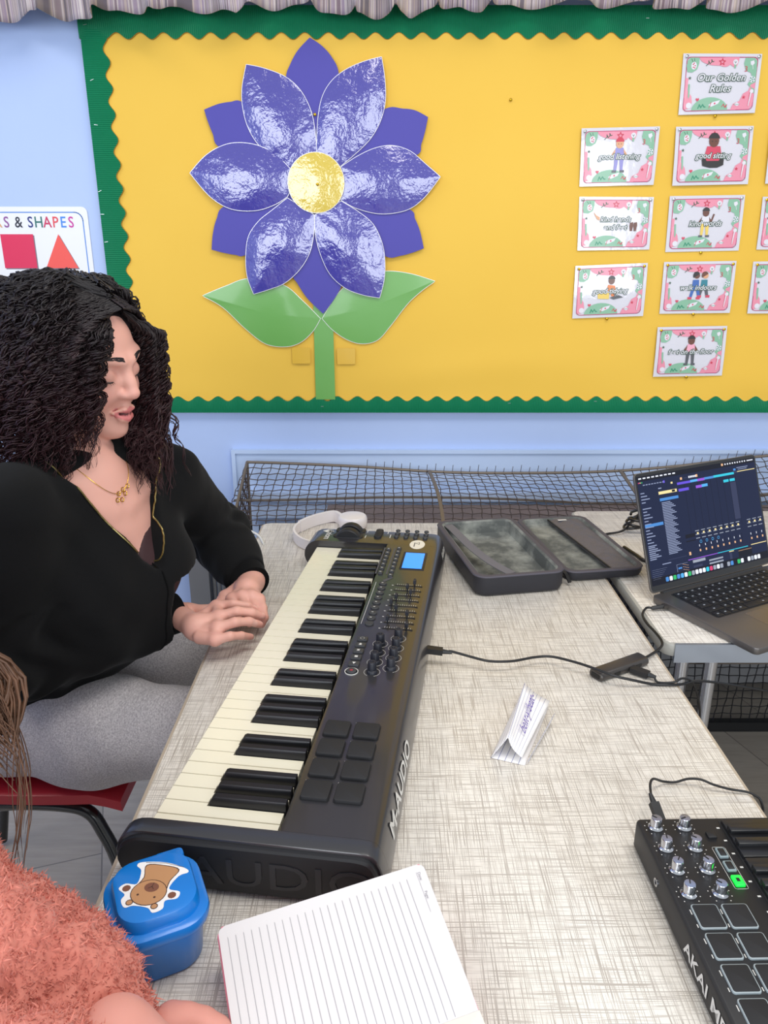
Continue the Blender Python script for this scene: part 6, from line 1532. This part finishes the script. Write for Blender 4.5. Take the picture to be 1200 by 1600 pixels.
for s in (-1, 1):
    b = MB(); b.tube(smooth_path([(-.24, s*.195, .80), (-.225, s*.195, .60), (-.20, s*.19, .49), (-.14, s*.185, .448), (0, s*.185, .444), (.09, s*.188, .442), (.135, s*.19, .430), (.158, s*.193, .392), (.185, s*.198, .30), (.225, s*.205, .012)], 6), .0125, 'black_tube', 12); b.build('side_frame', ch)
    b = MB(); b.tube(smooth_path([(.04, s*.175, .435), (-.12, s*.178, .415), (-.20, s*.185, .30), (-.27, s*.2, .012)], 6), .0115, 'black_tube', 12); b.build('leg', ch)
b = MB(); b.tube([(.06, -.185, .438), (.06, .185, .438)], .009, 'black_tube', 10); b.tube([(-.14, -.185, .438), (-.14, .185, .438)], .009, 'black_tube', 10); b.build('cross_bar', ch)
b = MB(); b.box(-.16, .16, -.17, .17, .448, .461, 'black_tube'); b.build('seat_pan', ch, 0)

# ================================================================== SECOND PERSON (near left corner)
H2 = V3(-.60, .66, 1.13); R2 = frame(-6*D2R, 28*D2R)
P2 = SDF(); w2 = add_head(P2, H2, R2, .97)
m2 = V3(-.665, .62, .955); P2.cone(H2+V3(-.02, 0, -.05), m2, .045, .05, .02); P2.chain([m2+V3(.02, .15, -.02), m2, m2+V3(-.02, -.15, -.02)], [.045, .06, .045], .04); P2.cone(m2-V3(0, 0, .08), V3(-.80, .60, .56), .11, .13, .05)
eA, wA = A3(atz(72, 1440, .80)), A3(atz(285, 1608, .755))
hA = HZ([(262, 1592, .752), (296, 1588, .758), (330, 1594, .750)])
sB, wB = V3(-.50, .42, .83), A3(atz(185, 1612, .79))
P2.chain([m2+V3(.02, .15, -.02), A3(atz(30, 1510, .80)), A3(atz(150, 1605, .775))], [.045, .038, .027], .02)
P2.chain([m2+V3(-.02, -.15, -.02), sB, A3(atz(110, 1715, .83)), A3(atz(182, 1622, .812)), A3(atz(240, 1652, .785))], [.045, .038, .030, .026, .024], .02)
# left hand: palm and five fingers resting on the table
pc = A3(atz(268, 1612, .752)); 
for j, (u, v, z) in enumerate([(268, 1588, .756), (292, 1590, .758), (318, 1597, .754), (340, 1612, .750)]):
    k0 = A3(atz(u, v, z)); k1 = A3(atz(u+20, v+12+j*3, z-.002)); k2 = A3(atz(u+26, v+34+j*3, .733)); P2.chain([pc, k0, k1, k2], [.020, .0115, .0095, .0080], .006)
P2.chain([pc, A3(atz(300, 1640, .750)), A3(atz(335, 1650, .742))], [.018, .0115, .009], .006)
# right hand hidden below the frame edge
pd_ = A3(atz(245, 1655, .765))
for j in range(4): P2.chain([pd_, pd_+V3(.025, .014-.012*j, .0), pd_+V3(.048, .012-.012*j, -.010), pd_+V3(.060, .008-.012*j, -.026)], [.020, .011, .0095, .008], .006)
P2.chain([pd_, pd_+V3(.02, .022, -.008), pd_+V3(.04, .030, -.020)], [.018, .011, .009], .006)
def col2(V): return head_color(V, H2, R2, .97, np.tile(np.array(lin('DE9A8C')), (len(V), 1)))
p2 = sdf_mesh('person', [(P2, V3(-.98, .32, .50), V3(-.08, .92, 1.30), .0038, None)], 'skin', None, col2)
tag(p2, 'person in pink fleece at the lower left corner, brown hair, sleeve and hands showing', 'person')
m = mat('pink_fleece', 'D07A6E', .9, sheen=.3, spec=.15); nt, bb, N, L = nodes(m); L(mixcol(nt, noise(nt, 60, 4), 'C97264', 'E39584'), bb.inputs['Base Color'])
FL = SDF(); FL.chain([m2+V3(.02, .15, -.02), m2+V3(-.02, 0, .0), m2+V3(-.02, -.15, -.02)], [.075, .09, .075], .05)
FL.cone(m2-V3(0, 0, .05), V3(-.80, .60, .60), .16, .18, .05)
FL.chain([m2+V3(.02, .15, -.02), A3(atz(-40, 1500, .84)), A3(atz(28, 1518, .80)), A3(atz(100, 1560, .785)), A3(atz(150, 1610, .775))], [.056, .056, .058, .054, .046], .03)
FL.chain([m2+V3(-.02, -.15, -.02), sB, A3(atz(60, 1720, .82)), A3(atz(100, 1700, .815))], [.075, .060, .046, .038], .03)
def ff(P): return .0035*wob(P, 110, 0)+.0025*wob(P, 230, 1.3)
fl = sdf_mesh('fleece', [(FL, V3(-1.05, .30, .56), V3(-.12, .90, 1.10), .0042, ff)], 'pink_fleece', p2, relax=0)
# pile: short curled fibres over the sleeve
rg = np.random.default_rng(3); me = fl.data; nP = len(me.polygons); cen = np.zeros(nP*3); nor = np.zeros(nP*3); me.polygons.foreach_get('center', cen); me.polygons.foreach_get('normal', nor); cen = cen.reshape(-1, 3); nor = nor.reshape(-1, 3)
sel = np.where((cen[:, 0] > -.52) & (cen[:, 1] < .80))[0]; pick = rg.choice(sel, 60000); c0 = cen[pick]+rg.normal(0, .0016, (60000, 3)); nn_ = nor[pick]+rg.normal(0, .6, (60000, 3)); nn_ /= np.linalg.norm(nn_, axis=1)[:, None]
sd_ = np.cross(nn_, rg.normal(0, 1, (60000, 3))); sd_ /= np.linalg.norm(sd_, axis=1)[:, None]; ln_ = rg.uniform(.0014, .0034, (60000, 1)); bend = rg.normal(0, .0018, (60000, 3))
q0, q1, q2, q3, q4 = c0-sd_*.0007, c0+sd_*.0007, c0+nn_*ln_*.55+bend*.5+sd_*.0006, c0+nn_*ln_*.55+bend*.5-sd_*.0006, c0+nn_*ln_+bend*1.6
PV = np.stack([q0, q1, q2, q3, q4], 1).reshape(-1, 3); PF = []
for i in range(60000): o = i*5; PF += [(o, o+1, o+2, o+3), (o+3, o+2, o+4)]
me = bpy.data.meshes.new('pile'); me.from_pydata(PV.tolist(), [], PF); me.materials.append(MATS['pink_fleece']); me.update(); po = bpy.data.objects.new('fleece_pile', me); col.objects.link(po); po.parent = fl; po['kind'] = 'stuff'
# long straight brown hair
m = mat('brown_hair', '6B4630', .5); nt, bb, N, L = nodes(m); L(mixcol(nt, noise(nt, 1, 2, mapping=((90, 90, 3),)), '3E281A', '744F38'), bb.inputs['Base Color'])
strV, strF, strA, NV = [], [], [], [0]
def w3(x, y, z): return H2+.97*(x*R2[0]+y*R2[1]+z*R2[2])
for i in range(620):
    s = R_.choice((-1, 1)); a_ = R_.uniform(.25, 2.9); c, sn = math.cos(a_), math.sin(a_)*s
    x = .098*sn; y = -.015+.095*c; lay = R_.uniform(.95, 1.12)
    end = H2+V3(.10+.10*c+R_.uniform(-.03, .02), -.17*sn*1.0+R_.uniform(-.02, .02), R_.uniform(-.36, -.22))
    if s < 0 and a_ < 1.2: end = A3(atz(R_.uniform(-60, 30), R_.uniform(1060, 1240), R_.uniform(.86, .94)))
    p = [w3(x*.1, .02, .128), w3(x*.75*lay, y*.8, .10*lay), w3(x*lay, y*lay, .03), w3(x*lay*1.03, y*lay, -.06), None, end]; p[4] = (p[3]+end)/2+V3(.012, 0, 0)*R_.uniform(0, 1)
    pp = smooth_path([Vector(q) for q in p], 4); lock([np.array(q) for q in pp], R_.uniform(.0012, .0026), R_.uniform(.0, .004), 1.3, R_.uniform(0, 6), 0, 22, 4)
for i in range(150):
    p = [w3(-.055, .03, .095), w3(-.098+R_.uniform(-.006, .004), .015+R_.uniform(-.02, .02), .01), w3(-.10, .04, -.06)+V3(.0, .0, .0), A3(atz(R_.uniform(-70, 24), 1040, .97)), A3(atz(R_.uniform(-60, 38), R_.uniform(1060, 1190), .91))]
    lock([np.array(q) for q in smooth_path([Vector(q) for q in p], 6)], R_.uniform(.0012, .0022), R_.uniform(0, .003), 1.2, R_.uniform(0, 6), 0, 20, 4)
for i in range(16):   # loose strands reaching down in front of the lap
    e_ = A3(atz(R_.uniform(8, 45), R_.uniform(1180, 1400), R_.uniform(.80, .86))); st = V3(-.43, .72, .98); p = [st, st*.55+e_*.45+V3(.02, 0, 0), e_]
    lock([np.array(q) for q in smooth_path([Vector(q) for q in p], 6)], .0006, .004, 1.2, R_.uniform(0, 6), 0, 24, 4)
SV = np.concatenate(strV); me = np_mesh('long_hair', SV, np.concatenate(strF)); me.materials.append(MATS['brown_hair'])
o = bpy.data.objects.new('long_hair', me); col.objects.link(o); o.parent = p2
mat('blue_denim', '3C4A66', .8, bump=(500, .3, .0006))
J2 = SDF(); h2_ = V3(-.80, .61, .575); J2.ell(h2_, (.17, .18, .10), None, .05)
for yk in (.50, .70): J2.chain([h2_+V3(.03, (yk-.6)*.8, 0), V3(-.42, yk, .565), V3(-.40, yk, .30), V3(-.42, yk, .07)], [.095, .070, .060, .045], .04)
J2.fn(lambda P: P[..., 2]-.490+10*(P[..., 0] > -.58), [-2]*3, [-.57, 3, .5], .02, 's')
sdf_mesh('jeans', [(J2, V3(-1.0, .35, .02), V3(-.30, .85, .72), .008, None)], 'blue_denim', p2)
c2h = copy_tree(ch); c2h.location = (-.83, .61, 0); c2h['label'] = 'red-seated chair carrying the person in the pink fleece, beyond the left edge'
bpy.context.view_layer.update()
